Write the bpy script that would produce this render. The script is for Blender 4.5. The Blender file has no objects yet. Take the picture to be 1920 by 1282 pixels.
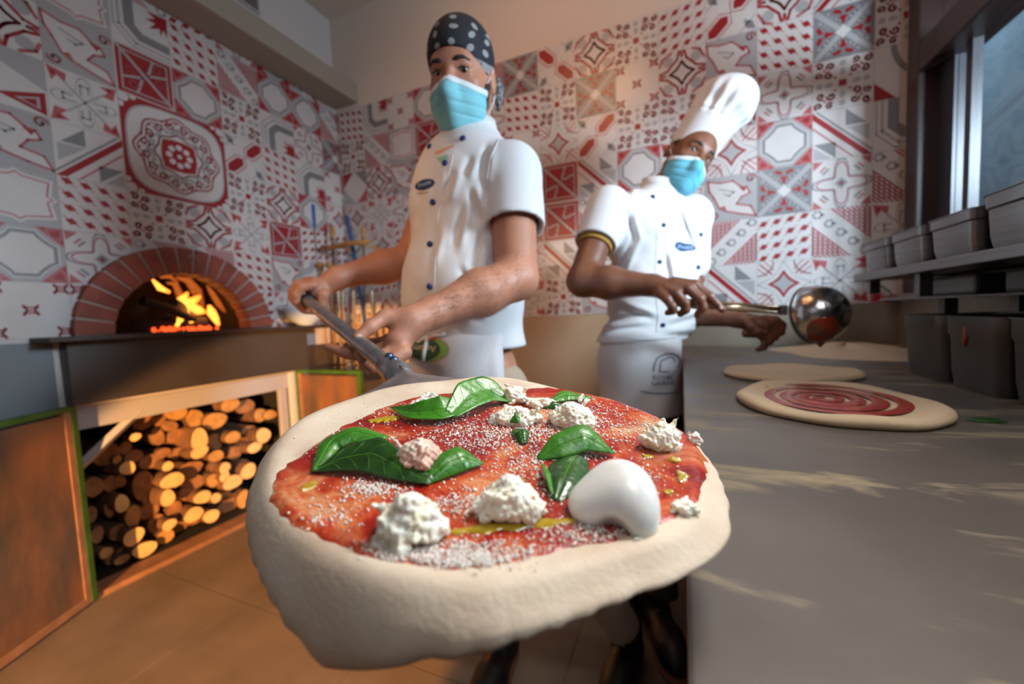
import bpy, bmesh, math, random
import numpy as np
from mathutils import Vector, Matrix
from mathutils.bvhtree import BVHTree

SC = bpy.context.scene
COL = SC.collection
rng = random.Random(7)

# ------------------------------------------------------------------ camera
FPX = 747.0                       # focal length in pixels of the 1920 px frame (14 mm on 36 mm)
def _n(v):
    v = np.array(v, float); return v/np.linalg.norm(v)
_dY = _n((320, 63, -747)); _p2 = _n((-680, 21, -747))
_up = _n(np.cross(_p2, _dY)); _up = _up if _up[1] > 0 else -_up
_dX = np.cross(_dY, _up)
RM = np.array([_dX, _dY, _up])    # rows: world axes seen in camera space -> world = RM @ cam
CAM = np.array([0.0, 0.0, 1.03])
cam_data = bpy.data.cameras.new('camera'); cam = bpy.data.objects.new('camera', cam_data); COL.objects.link(cam)
M = Matrix([[RM[r][c] for c in range(3)] for r in range(3)]).to_4x4(); M.translation = Vector(CAM)
cam.matrix_world = M
cam_data.sensor_width = 36.0; cam_data.lens = 36.0*FPX/1920.0
cam_data.clip_start = 0.01; cam_data.clip_end = 60
cam_data.dof.use_dof = True; cam_data.dof.focus_distance = 0.37; cam_data.dof.aperture_fstop = 3.6
SC.camera = cam

def ray(px, py): return RM @ np.array([px-960.0, 641.0-py, -FPX])/FPX
def P(px, py, d): return CAM + ray(px, py)*d           # point at a given distance along the view axis
def onx(px, py, x): r = ray(px, py); return CAM + r*((x-CAM[0])/r[0])
def ony(px, py, y): r = ray(px, py); return CAM + r*((y-CAM[1])/r[1])
def onz(px, py, z): r = ray(px, py); return CAM + r*((z-CAM[2])/r[2])

# ------------------------------------------------------------------ world, lights, exposure
w = bpy.data.worlds.new('world'); SC.world = w; w.use_nodes = True
bg = w.node_tree.nodes['Background']; bg.inputs[0].default_value = (0.52, 0.62, 0.78, 1); bg.inputs[1].default_value = 0.095

def area(name, loc, target, size, power, color, size_y=None, spread=None):
    l = bpy.data.lights.new(name, 'AREA'); l.energy = power; l.color = color; l.size = size
    if size_y: l.shape = 'RECTANGLE'; l.size_y = size_y
    if spread: l.spread = math.radians(spread)
    o = bpy.data.objects.new(name, l); COL.objects.link(o); o.location = loc
    o.rotation_euler = (Vector(target)-Vector(loc)).to_track_quat('-Z', 'Y').to_euler(); return o
def spot(name, loc, target, power, color, angle, blend=0.4, radius=0.05):
    l = bpy.data.lights.new(name, 'SPOT'); l.energy = power; l.color = color; l.spot_size = math.radians(angle)
    l.spot_blend = blend; l.shadow_soft_size = radius
    o = bpy.data.objects.new(name, l); COL.objects.link(o); o.location = loc
    o.rotation_euler = (Vector(target)-Vector(loc)).to_track_quat('-Z', 'Y').to_euler(); return o
def point(name, loc, power, color, radius=0.1):
    l = bpy.data.lights.new(name, 'POINT'); l.energy = power; l.color = color; l.shadow_soft_size = radius
    o = bpy.data.objects.new(name, l); COL.objects.link(o); o.location = loc; return o

area('window_daylight', (1.50, 0.85, 1.72), (-0.35, 1.75, 1.25), 0.34, 35, (0.88, 0.94, 1.0), 0.34, 120)
area('added_pizza_key', (0.34, 0.62, 1.95), (-0.12, 0.30, 0.9), 0.30, 3.1, (1.0, 0.96, 0.90), 0.30, 80)  # added light above and behind the pizza; no lamp hangs there
area('yard_daylight', (1.15, 3.2, 3.0), (1.68, 3.2, 1.5), 0.5, 16, (0.75, 0.88, 1.0), 1.5)
area('daylight_key', (0.62, -0.25, 2.25), (-0.15, 0.9, 1.0), 0.5, 6.5, (0.92, 0.95, 1.0), 0.5)
area('daylight_fill', (-0.7, -1.5, 2.2), (-0.7, 1.2, 1.0), 1.6, 2.6, (0.97, 0.95, 0.95), 1.2)
spot('low_evening_sun', (-0.15, -1.9, 0.72), (-1.76, 1.62, 0.07), 1500, (1.0, 0.47, 0.15), 31, 0.12, 0.03)
spot('added_warm_spot', (-1.3, -0.5, 1.75), (-0.60, 2.05, 0.80), 44, (1.0, 0.50, 0.20), 40, 0.6, 0.05)  # added spot warming the low back wall and the chef's side, not a real lamp
spot('warm_lamp', (-0.55, 0.75, 2.85), (-0.55, 2.05, 1.9), 42, (1.0, 0.46, 0.18), 120, 1.0, 0.3)
SC.view_settings.view_transform = 'Standard'; SC.view_settings.look = 'None'
SC.view_settings.gamma = 1.0; SC.view_settings.use_curve_mapping = False
SC.view_settings.exposure = 0.0

# ------------------------------------------------------------------ materials
def mat(name, color, rough=0.6, metal=0.0, bump=0.0, bscale=60.0, var=0.0, vscale=8.0, color2=None,
        sss=0.0, coat=0.0, spec=None, stretch=None, emit=None, estr=0.0, alpha=None, trans=0.0, sharp=False):
    m = bpy.data.materials.new(name); m.use_nodes = True
    nt = m.node_tree; b = nt.nodes['Principled BSDF']; L = nt.links
    b.inputs['Base Color'].default_value = (*color, 1); b.inputs['Roughness'].default_value = rough
    b.inputs['Metallic'].default_value = metal
    if spec is not None: b.inputs['Specular IOR Level'].default_value = spec
    if sss: b.inputs['Subsurface Weight'].default_value = sss; b.inputs['Subsurface Radius'].default_value = (0.02, 0.008, 0.005); b.inputs['Subsurface Scale'].default_value = 0.4
    if coat: b.inputs['Coat Weight'].default_value = coat; b.inputs['Coat Roughness'].default_value = 0.08
    if trans: b.inputs['Transmission Weight'].default_value = trans
    if emit: b.inputs['Emission Color'].default_value = (*emit, 1); b.inputs['Emission Strength'].default_value = estr
    tc = nt.nodes.new('ShaderNodeTexCoord'); src = tc.outputs['Object']
    if stretch:
        mp = nt.nodes.new('ShaderNodeMapping'); mp.inputs['Scale'].default_value = stretch
        L.new(src, mp.inputs[0]); src = mp.outputs[0]
    if var or color2:
        nz = nt.nodes.new('ShaderNodeTexNoise'); nz.inputs['Scale'].default_value = vscale; nz.inputs['Detail'].default_value = 6
        L.new(src, nz.inputs['Vector'])
        cr = nt.nodes.new('ShaderNodeValToRGB')
        c2 = color2 if color2 else tuple(c*(1-var) for c in color)
        cr.color_ramp.elements[0].color = (*c2, 1); cr.color_ramp.elements[1].color = (*color, 1)
        lo, hi = (0.44, 0.56) if sharp else (0.35, 0.65)
        cr.color_ramp.elements[0].position = lo; cr.color_ramp.elements[1].position = hi
        L.new(nz.outputs[0], cr.inputs[0]); L.new(cr.outputs[0], b.inputs['Base Color'])
    if bump:
        nb = nt.nodes.new('ShaderNodeTexNoise'); nb.inputs['Scale'].default_value = bscale; nb.inputs['Detail'].default_value = 5
        L.new(src, nb.inputs['Vector'])
        bp = nt.nodes.new('ShaderNodeBump'); bp.inputs['Strength'].default_value = bump; bp.inputs['Distance'].default_value = 0.004
        L.new(nb.outputs[0], bp.inputs['Height']); L.new(bp.outputs[0], b.inputs['Normal'])
    return m

TW = mat('tile_white', (0.56, 0.53, 0.52), 0.28, var=0.06)
TR = mat('tile_red', (0.30, 0.014, 0.02), 0.3, var=0.15)
TG = mat('tile_grey', (0.20, 0.20, 0.21), 0.3, var=0.1)
TL = mat('tile_light_grey', (0.35, 0.34, 0.35), 0.3, var=0.06)
TP = mat('tile_pink', (0.40, 0.095, 0.105), 0.3, var=0.1)
TO = mat('tile_grout', (0.30, 0.28, 0.27), 0.8)
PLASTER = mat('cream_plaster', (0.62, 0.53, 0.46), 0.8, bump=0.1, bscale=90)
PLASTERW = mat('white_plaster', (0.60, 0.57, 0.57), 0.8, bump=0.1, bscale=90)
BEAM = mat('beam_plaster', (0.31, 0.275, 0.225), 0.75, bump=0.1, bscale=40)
WAINS = mat('tan_panel', (0.42, 0.31, 0.20), 0.55, var=0.15, vscale=3)
FLOOR = mat('floor_tile', (0.22, 0.165, 0.12), 0.5, var=0.25, vscale=5, bump=0.15, bscale=20)
GROUT = mat('floor_grout', (0.17, 0.12, 0.09), 0.9)
STEEL = mat('brushed_steel', (0.15, 0.13, 0.118), 0.34, 0.9, bump=0.06, bscale=25, stretch=(1, 1, 20), var=0.25, vscale=6)
STEELD = mat('dull_dark_steel', (0.17, 0.155, 0.145), 0.45, 0.75, var=0.35, vscale=5)
ALU = mat('scuffed_aluminium', (0.46, 0.46, 0.48), 0.33, 0.85, bump=0.25, bscale=120, var=0.35, vscale=40)
CHROME = mat('battered_steel', (0.55, 0.52, 0.50), 0.2, 1.0, bump=0.9, bscale=22, var=0.3, vscale=20)
RUST = mat('rusty_brown_metal', (0.27, 0.11, 0.045), 0.7, 0.1, bump=0.3, bscale=30, color2=(0.085, 0.06, 0.045), vscale=6, stretch=(1, 1, 0.45))
RUSTL = mat('light_rust_strip', (0.34, 0.17, 0.09), 0.65, var=0.3, vscale=20)
GREEN = mat('green_paint', (0.045, 0.14, 0.015), 0.55, var=0.4, vscale=12)
BLUE = mat('blue_plastic', (0.012, 0.10, 0.36), 0.4)
WOOD = mat('ochre_wood', (0.48, 0.22, 0.055), 0.55, var=0.3, vscale=18, stretch=(1, 1, 8))
DARKW = mat('dark_window_wood', (0.035, 0.014, 0.011), 0.4, var=0.3)
BRICK = mat('red_brick', (0.32, 0.075, 0.045), 0.7, bump=0.5, bscale=40, color2=(0.19, 0.045, 0.03), vscale=10)
MORTAR = mat('mortar', (0.36, 0.30, 0.27), 0.9, bump=0.4, bscale=80)
SOOT = mat('sooty_vault', (0.05, 0.042, 0.04), 0.9, bump=0.6, bscale=20, color2=(0.11, 0.10, 0.095), vscale=4)
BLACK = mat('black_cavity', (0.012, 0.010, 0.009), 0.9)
WHITEC = mat('glazed_white_ceramic', (0.50, 0.60, 0.68), 0.15)
BARK = mat('log_bark', (0.20, 0.10, 0.05), 0.9, bump=1.0, bscale=50, var=0.5, vscale=20)
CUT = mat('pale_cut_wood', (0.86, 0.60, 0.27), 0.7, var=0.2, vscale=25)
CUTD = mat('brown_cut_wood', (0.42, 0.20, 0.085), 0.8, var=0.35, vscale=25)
SKIN1 = mat('fair_skin', (0.50, 0.215, 0.13), 0.5, sss=0.12, bump=0.15, bscale=160, var=0.18, vscale=14)
SKIN2 = mat('brown_skin', (0.205, 0.078, 0.042), 0.45, sss=0.08, bump=0.15, bscale=160, var=0.2, vscale=14)
CLOTH = mat('white_cotton', (0.64, 0.64, 0.66), 0.85, bump=0.12, bscale=400, var=0.04)
CLOTH2 = mat('off_white_apron', (0.66, 0.63, 0.64), 0.9, bump=0.2, bscale=200, var=0.10, vscale=7)
NAVY = mat('navy_print', (0.006, 0.020, 0.12), 0.6)
TEALP = mat('blue_print', (0.006, 0.045, 0.15), 0.8)
LBLUE = mat('pale_blue_print', (0.42, 0.55, 0.68), 0.6)
MASK = mat('mask_blue', (0.20, 0.52, 0.60), 0.75, bump=0.1, bscale=300, var=0.06)
MASK2 = mat('mask_bright_blue', (0.13, 0.47, 0.62), 0.75, bump=0.1, bscale=300, var=0.06)
MASKW = mat('mask_white_edge', (0.66, 0.70, 0.74), 0.8)
BANDANA = mat('black_cotton', (0.008, 0.010, 0.016), 0.8)
PAISLEY = mat('pale_paisley_print', (0.30, 0.31, 0.31), 0.8, var=0.3, vscale=200)
HAIR = mat('black_hair', (0.012, 0.008, 0.006), 0.6, bump=0.6, bscale=300)
EYEW = mat('eye_white', (0.33, 0.26, 0.24), 0.2)
IRIS = mat('dark_iris', (0.02, 0.008, 0.005), 0.08)
NAIL = mat('fingernail', (0.60, 0.36, 0.30), 0.3)
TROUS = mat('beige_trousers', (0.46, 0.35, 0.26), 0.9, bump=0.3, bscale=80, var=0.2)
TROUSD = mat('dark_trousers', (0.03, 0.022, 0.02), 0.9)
SHOE = mat('black_leather', (0.008, 0.006, 0.006), 0.45)
SOLE = mat('brown_sole', (0.16, 0.05, 0.02), 0.7)
MUSTARD = mat('mustard_shirt', (0.33, 0.17, 0.03), 0.85)
LGREEN = mat('light_green_badge', (0.20, 0.42, 0.08), 0.6)
DGREEN = mat('dark_green_badge', (0.005, 0.075, 0.03), 0.6)
REDF = mat('red_fabric', (0.40, 0.010, 0.015), 0.7)
TANF = mat('tan_badge_edge', (0.42, 0.32, 0.22), 0.7)
# ------------------------------------------------------------------ object helpers
def setp(o, label=None, cat=None, group=None, kind=None):
    if label: o['label'] = label
    if cat: o['category'] = cat
    if group: o['group'] = group
    if kind: o['kind'] = kind
    return o
def empty(name, loc, label, cat, group=None):
    o = bpy.data.objects.new(name, None); COL.objects.link(o); o.location = Vector(loc); o.empty_display_size = 0.05
    setp(o, label, cat, group); return o
def link(name, me, mats, parent=None, smooth=False, label=None):
    for m in (mats if isinstance(mats, (list, tuple)) else [mats]): me.materials.append(m)
    o = bpy.data.objects.new(name, me); COL.objects.link(o)
    if smooth: me.polygons.foreach_set('use_smooth', [True]*len(me.polygons))
    if parent is not None:
        o.parent = parent; o.matrix_parent_inverse = Matrix.Translation(-parent.location)
    if label: o['label'] = label
    return o
def mesh_from(verts, faces, mi=None):
    me = bpy.data.meshes.new('m'); me.from_pydata([tuple(map(float, v)) for v in verts], [], [tuple(int(i) for i in f) for f in faces])
    if mi is not None: me.polygons.foreach_set('material_index', mi)
    me.update(); return me
class MB:
    """collects shapes into one mesh"""
    def __init__(s): s.v = []; s.f = []; s.m = []
    def add(s, vs, fs, m=0):
        o = len(s.v); s.v += [tuple(map(float, v)) for v in vs]; s.f += [tuple(i+o for i in f) for f in fs]; s.m += [m]*len(fs)
    def box(s, a, b, m=0, R=None, c=None):
        a = np.minimum(a, b); b_ = np.maximum(np.array(a), b)
        x0, y0, z0 = a; x1, y1, z1 = b_
        vs = np.array([(x0,y0,z0),(x1,y0,z0),(x1,y1,z0),(x0,y1,z0),(x0,y0,z1),(x1,y0,z1),(x1,y1,z1),(x0,y1,z1)], float)
        if R is not None: vs = (vs - c) @ np.array(R).T + c
        s.add(vs, [(0,3,2,1),(4,5,6,7),(0,1,5,4),(1,2,6,5),(2,3,7,6),(3,0,4,7)], m)
    def tube(s, pts, rad, n=16, m=0, cap=True, up=None):
        pts = [np.array(p, float) for p in pts]; N = len(pts)
        if np.isscalar(rad): rad = [rad]*N
        rings = []; prev = None
        for i, p in enumerate(pts):
            t = _n(pts[min(i+1, N-1)] - pts[max(i-1, 0)])
            if prev is None:
                a = np.array([0, 0, 1.0]) if abs(t[2]) < 0.9 else np.array([1.0, 0, 0])
                u = _n(np.cross(t, a))
            else: u = _n(prev - t*np.dot(prev, t))
            prev = u; v = np.cross(t, u)
            rings.append([p + rad[i]*(u*math.cos(2*math.pi*k/n) + v*math.sin(2*math.pi*k/n)) for k in range(n)])
        vs = [q for r in rings for q in r]; fs = []
        for i in range(N-1):
            for k in range(n):
                fs.append((i*n+k, i*n+(k+1) % n, (i+1)*n+(k+1) % n, (i+1)*n+k))
        if cap: fs.append(tuple(range(n-1, -1, -1))); fs.append(tuple((N-1)*n+k for k in range(n)))
        s.add(vs, fs, m)
    def lathe(s, prof, c, axis=(0, 0, 1), n=40, m=0, a0=0, a1=2*math.pi):
        ax = _n(axis); a = np.array([1.0, 0, 0]) if abs(ax[0]) < 0.9 else np.array([0, 1.0, 0])
        u = _n(np.cross(ax, a)); v = np.cross(ax, u); c = np.array(c, float)
        full = abs(a1-a0-2*math.pi) < 1e-6; K = n if full else n+1
        vs = [c + ax*h + r*(u*math.cos(a0+(a1-a0)*k/n)+v*math.sin(a0+(a1-a0)*k/n)) for r, h in prof for k in range(K)]
        fs = []
        for i in range(len(prof)-1):
            for k in range(n):
                k2 = (k+1) % K; fs.append((i*K+k, i*K+k2, (i+1)*K+k2, (i+1)*K+k))
        s.add(vs, fs, m)
    def prism(s, outline, off, m=0):
        """outline: list of 3-D points, off: extrusion vector"""
        n = len(outline); o = np.array(off, float)
        vs = [np.array(p, float) for p in outline] + [np.array(p, float)+o for p in outline]
        fs = [tuple(range(n-1, -1, -1)), tuple(range(n, 2*n))] + [(i, (i+1) % n, n+(i+1) % n, n+i) for i in range(n)]
        s.add(vs, fs, m)
    def build(s, name, mats, parent=None, smooth=False, label=None, bevel=0.0, auto=None):
        me = mesh_from(s.v, s.f, s.m)
        if True:
            bm = bmesh.new(); bm.from_mesh(me); bmesh.ops.recalc_face_normals(bm, faces=bm.faces)
            if bevel:
                ed = [e for e in bm.edges if len(e.link_faces) == 2 and e.calc_face_angle(0) > 0.5]
                bmesh.ops.bevel(bm, geom=ed, offset=bevel, segments=2, affect='EDGES', profile=0.6, clamp_overlap=True)
            bm.to_mesh(me); bm.free()
        o = link(name, me, mats, parent, smooth, label)
        if auto: me.polygons.foreach_set('use_smooth', [True]*len(me.polygons)); me.set_sharp_from_angle(angle=math.radians(auto))
        return o
def box(name, a, b, m, parent=None, bevel=0.0, label=None):
    k = MB(); k.box(a, b); return k.build(name, m, parent, bevel=bevel, label=label)

# ------------------------------------------------------------------ signed-distance modelling (one continuous skin)
class Field:
    def __init__(s, lo, hi, h):
        s.lo = np.array(lo, np.float32); s.h = h
        s.n = np.ceil((np.array(hi)-np.array(lo))/h).astype(int)+1
        s.D = np.full(s.n, 0.06, np.float32)
    def _sl(s, lo, hi):
        a = np.clip(np.floor((np.array(lo)-s.lo)/s.h).astype(int), 0, s.n); b = np.clip(np.ceil((np.array(hi)-s.lo)/s.h).astype(int)+1, 0, s.n)
        sl = tuple(slice(int(a[i]), int(b[i])) for i in range(3))
        if any(a[i] >= b[i] for i in range(3)): return None, None
        ax = [s.lo[i]+s.h*np.arange(a[i], b[i], dtype=np.float32) for i in range(3)]
        return sl, np.meshgrid(*ax, indexing='ij')
    def _put(s, sl, d, k, op):
        a = s.D[sl]
        if op == 'add':
            if k > 0:
                q = np.maximum(k-np.abs(a-d), 0)/k; s.D[sl] = np.minimum(a, d)-q*q*k*0.25
            else: s.D[sl] = np.minimum(a, d)
        elif op == 'sub':
            d = -d
            if k > 0:
                q = np.maximum(k-np.abs(a-d), 0)/k; s.D[sl] = np.maximum(a, d)+q*q*k*0.25
            else: s.D[sl] = np.maximum(a, d)
    def cone(s, a, b, ra, rb, k=0.02, op='add', flat=None):
        """tapered capsule; flat=(axis vector, factor) squashes along an axis"""
        a = np.array(a, float); b = np.array(b, float); R = max(ra, rb)+k+0.02
        if flat: R = R*1.0
        sl, g = s._sl(np.minimum(a, b)-R, np.maximum(a, b)+R)
        if sl is None: return s
        ab = b-a; L2 = max(float(ab@ab), 1e-12)
        px, py, pz = (g[i]-a[i] for i in range(3))
        t = np.clip((px*ab[0]+py*ab[1]+pz*ab[2])/L2, 0, 1)
        qx, qy, qz = px-t*ab[0], py-t*ab[1], pz-t*ab[2]
        if flat:
            ax = _n(flat[0]); f = flat[1]; dd = qx*ax[0]+qy*ax[1]+qz*ax[2]; e = (1/f-1)
            qx, qy, qz = qx+dd*ax[0]*e, qy+dd*ax[1]*e, qz+dd*ax[2]*e
        d = np.sqrt(qx*qx+qy*qy+qz*qz)-(ra+(rb-ra)*t)
        s._put(sl, d, k, op); return s
    def chain(s, pts, rs, k=0.012, flat=None):
        for i in range(len(pts)-1): s.cone(pts[i], pts[i+1], rs[i], rs[i+1], k, flat=flat)
        return s
    def ell(s, c, r, R=None, k=0.02, op='add', pw=2.0):
        c = np.array(c, float); r = np.array(r, float); m = float(r.max())+k+0.03
        sl, g = s._sl(c-m, c+m)
        if sl is None: return s
        R = np.eye(3) if R is None else np.array(R)        # rows are the ellipsoid's axes
        p = [g[i]-c[i] for i in range(3)]
        q = [(p[0]*R[i][0]+p[1]*R[i][1]+p[2]*R[i][2]) for i in range(3)]
        if pw == 2.0:
            k0 = np.sqrt(sum((q[i]/r[i])**2 for i in range(3))); k1 = np.sqrt(sum((q[i]/r[i]**2)**2 for i in range(3)))
            d = np.where(k0 < 0.05, -float(r.min())*0.95, k0*(k0-1)/np.maximum(k1, 1e-6))
        else:
            k0 = sum(np.abs(q[i]/r[i])**pw for i in range(3))**(1/pw); d = (k0-1)*float(r.min())
        s._put(sl, d, k, op); return s
    def halfspace(s, p, n, k=0.0, lo=None, hi=None):
        """keep the side n points away from"""
        n = _n(n); lo = s.lo if lo is None else lo; hi = s.lo+s.h*s.n if hi is None else hi
        sl, g = s._sl(lo, hi); d = (g[0]-p[0])*n[0]+(g[1]-p[1])*n[1]+(g[2]-p[2])*n[2]
        a = s.D[sl]
        if k > 0:
            q = np.maximum(k-np.abs(a-d), 0)/k; s.D[sl] = np.maximum(a, d)+q*q*k*0.25
        else: s.D[sl] = np.maximum(a, d)
        return s
    def merge(s, G, k=0.03):
        q = np.maximum(k-np.abs(s.D-G.D), 0)/k; s.D = np.minimum(s.D, G.D)-q*q*k*0.25; return s
    def disp(s, fn, band=0.03):
        """add a displacement fn(points Nx3) near the surface"""
        idx = np.nonzero(np.abs(s.D) < band)
        p = np.stack([s.lo[i]+s.h*idx[i] for i in range(3)], 1).astype(np.float64)
        s.D[idx] = s.D[idx]+fn(p).astype(np.float32); return s
    def mesh(s):
        D = s.D; nx, ny, nz = D.shape
        S = D < 0
        c = [S[i:nx-1+i, j:ny-1+j, k:nz-1+k] for i in (0, 1) for j in (0, 1) for k in (0, 1)]
        al = c[0].copy(); an = c[0].copy()
        for q in c[1:]: al &= q; an |= q
        act = an & ~al; ci = np.nonzero(act); N = len(ci[0])
        idx = np.full((nx-1, ny-1, nz-1), -1, np.int32); idx[ci] = np.arange(N)
        pos = np.zeros((N, 3)); cnt = np.zeros(N)
        off = [(i, j, k) for i in (0, 1) for j in (0, 1) for k in (0, 1)]
        val = {o: D[ci[0]+o[0], ci[1]+o[1], ci[2]+o[2]].astype(np.float64) for o in off}
        for o in off:
            for ax in range(3):
                if o[ax]: continue
                e = list(o); e[ax] = 1; e = tuple(e); va, vb = val[o], val[e]
                m = (va < 0) != (vb < 0); t = np.where(m, va/np.where(m, va-vb, 1), 0)
                for q in range(3): pos[:, q] += np.where(m, o[q]+(t if q == ax else 0), 0)
                cnt += m
        pos /= np.maximum(cnt, 1)[:, None]
        V = (pos+np.stack(ci, 1))*s.h+s.lo
        if not np.isfinite(V).all() or (cnt == 0).any(): print('BADV', (~np.isfinite(V)).sum(), (cnt == 0).sum(), np.isnan(D).sum())
        F = []
        for ax in range(3):
            a1, a2 = (ax+1) % 3, (ax+2) % 3
            A = np.take(S, range(D.shape[ax]-1), ax); B = np.take(S, range(1, D.shape[ax]), ax)
            e = np.nonzero(A != B); E = np.stack(e, 1)
            ok = (E[:, a1] > 0) & (E[:, a2] > 0) & (E[:, a1] < D.shape[a1]-1) & (E[:, a2] < D.shape[a2]-1); E = E[ok]
            ins = A[E[:, 0], E[:, 1], E[:, 2]]
            def g(d1, d2):
                Q = E.copy(); Q[:, a1] -= d1; Q[:, a2] -= d2; return idx[Q[:, 0], Q[:, 1], Q[:, 2]]
            q = np.stack([g(1, 1), g(0, 1), g(0, 0), g(1, 0)], 1)
            q[~ins] = q[~ins][:, ::-1]; F.append(q)
        F = np.concatenate(F); F = F[(F >= 0).all(1)]
        me = bpy.data.meshes.new('skin'); me.vertices.add(len(V)); me.vertices.foreach_set('co', V.astype(np.float32).ravel())
        me.loops.add(len(F)*4); me.loops.foreach_set('vertex_index', F.ravel().astype(np.int32))
        me.polygons.add(len(F)); me.polygons.foreach_set('loop_start', np.arange(0, len(F)*4, 4, dtype=np.int32))
        try: me.polygons.foreach_set('loop_total', np.full(len(F), 4, np.int32))
        except Exception: pass
        me.update(calc_edges=True); me.validate()
        me.polygons.foreach_set('use_smooth', [True]*len(me.polygons))
        s.V = V; s.F = F
        return me
    def build(s, name, m, parent=None, label=None, smooth=2):
        me = s.mesh()
        if smooth:
            bm = bmesh.new(); bm.from_mesh(me)
            for _ in range(smooth): bmesh.ops.smooth_vert(bm, verts=bm.verts, factor=0.5, use_axis_x=True, use_axis_y=True, use_axis_z=True)
            bm.to_mesh(me); bm.free()
            me.polygons.foreach_set('use_smooth', [True]*len(me.polygons))
        o = link(name, me, m, parent, label=label)
        return o
def bvh_of(o):
    me = o.data; off = Vector((0, 0, 0))
    return BVHTree.FromPolygons([v.co for v in me.vertices], [tuple(p.vertices) for p in me.polygons])
def hit(bv, px, py):
    r = ray(px, py); h = bv.ray_cast(Vector(CAM), Vector(r).normalized())
    return (np.array(h[0]), np.array(h[1])) if h[0] is not None else (None, None)
def noise_field(seed, n=10, f0=20, f1=60):
    r = np.random.RandomState(seed); K = r.normal(size=(n, 3)); K /= np.linalg.norm(K, axis=1)[:, None]
    K *= r.uniform(f0, f1, n)[:, None]; ph = r.uniform(0, 6.28, n)
    return lambda p: np.sin(p@K.T+ph).mean(1)
def decal(name, polys, bv, m, parent, lift=0.0012, label=None, sub=0.004):
    """flat shapes drawn where the camera sees them on a surface, then wrapped on it as a thin printed layer"""
    bm = bmesh.new()
    for pl in polys:
        vs = [bm.verts.new((x, y, 0)) for x, y in pl]
        try: bm.faces.new(vs)
        except Exception: pass
    bmesh.ops.triangulate(bm, faces=bm.faces)
    for _ in range(2):
        ed = [e for e in bm.edges if e.calc_length() > sub]
        if ed: bmesh.ops.subdivide_edges(bm, edges=ed, cuts=1)
    bmesh.ops.triangulate(bm, faces=bm.faces)
    dead = []
    for v in bm.verts:
        p, n = hit(bv, v.co.x, v.co.y)
        if p is None: dead.append(v); continue
        v.co = Vector(p + n*lift*(1 if np.dot(n, ray(v.co.x, v.co.y)) < 0 else -1))
    if dead: bmesh.ops.delete(bm, geom=dead, context='VERTS')
    me = bpy.data.meshes.new(name); bm.to_mesh(me); bm.free()
    return link(name, me, m, parent, label=label)
def text_polys(txt, cx, cy, size, rot=0.0, sx=1.0, shear=0.0):
    cu = bpy.data.curves.new('t', 'FONT'); cu.body = txt; cu.size = 1.0; cu.align_x = 'CENTER'; cu.align_y = 'CENTER'; cu.resolution_u = 3
    o = bpy.data.objects.new('t', cu); COL.objects.link(o)
    me = bpy.data.meshes.new_from_object(o); out = []
    c, s_ = math.cos(rot), math.sin(rot)
    for p in me.polygons:
        q = []
        for i in p.vertices:
            v = me.vertices[i].co; x, y = (v.x+shear*v.y)*size*sx, -v.y*size
            q.append((cx+x*c-y*s_, cy+x*s_+y*c))
        out.append(q)
    bpy.data.objects.remove(o); bpy.data.meshes.remove(me); bpy.data.curves.remove(cu)
    return out
def ellpoly(cx, cy, rx, ry, rot=0, n=28):
    c, s_ = math.cos(rot), math.sin(rot)
    return [(cx+rx*math.cos(2*math.pi*k/n)*c-ry*math.sin(2*math.pi*k/n)*s_, cy+rx*math.cos(2*math.pi*k/n)*s_+ry*math.sin(2*math.pi*k/n)*c) for k in range(n)]
def strip2(pts, w):
    """a line of quads along 2-D points"""
    out = []
    for (x0, y0), (x1, y1) in zip(pts[:-1], pts[1:]):
        L = math.hypot(x1-x0, y1-y0) or 1; nx, ny = -(y1-y0)/L*w/2, (x1-x0)/L*w/2
        out.append([(x0+nx, y0+ny), (x1+nx, y1+ny), (x1-nx, y1-ny), (x0-nx, y0-ny)])
    return out
# ------------------------------------------------------------------ room shell
XL, YB, XR, ZC = -2.12, 2.1, 0.81, 3.02
def struct(o, label=None): o['kind'] = 'structure'; return o
# floor tiles 0.6 x 0.6 laid diagonally to the frame, with grout lines
k = MB(); k.box((-3.2, -2.2, -0.05), (2.2, 5.4, -0.002), 1)
for i in range(-6, 4):
    for j in range(-4, 4):
        x0, y0 = -2.12+i*0.6+1.8, 0.30+j*0.6
        if x0 > 2 or x0 < -3.2: continue
        k.box((x0+0.002, y0+0.002, -0.01), (x0+0.598, y0+0.598, 0.0), 0)
struct(k.build('floor', [FLOOR, GROUT]))
# ceiling with the lower plaster box over the left wall
struct(box('ceiling', (-3.2, -2.2, ZC), (XR+0.10, 2.3, ZC+0.05), PLASTER))
# left wall: upper plaster, cornice beam, lower side parts round oven and wood store
k = MB()
k.box((XL-0.08, -1.0, 2.43), (XL, YB+0.08, ZC))
k.box((XL-0.08, -1.0, 0), (XL, 0.70, 1.02))
k.box((XL-0.08, 1.62, 0), (XL, YB+0.08, 1.02))
k.box((XL-0.08, 0.70, 0.75), (XL, 1.62, 1.02))
struct(k.build('wall_left', PLASTERW))
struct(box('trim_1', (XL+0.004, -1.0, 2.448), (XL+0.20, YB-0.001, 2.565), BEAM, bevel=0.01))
k = MB(); k.box((-3.2, YB, 2.42), (XR+0.10, YB+0.08, ZC)); k.box((-3.2, YB+0.002, 0), (XR+0.10, YB+0.08, 2.42))
struct(k.build('wall_back', PLASTER))
struct(box('trim_2', (XL, YB-0.012, 0.0), (0.0, YB, 1.018), WAINS))

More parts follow.
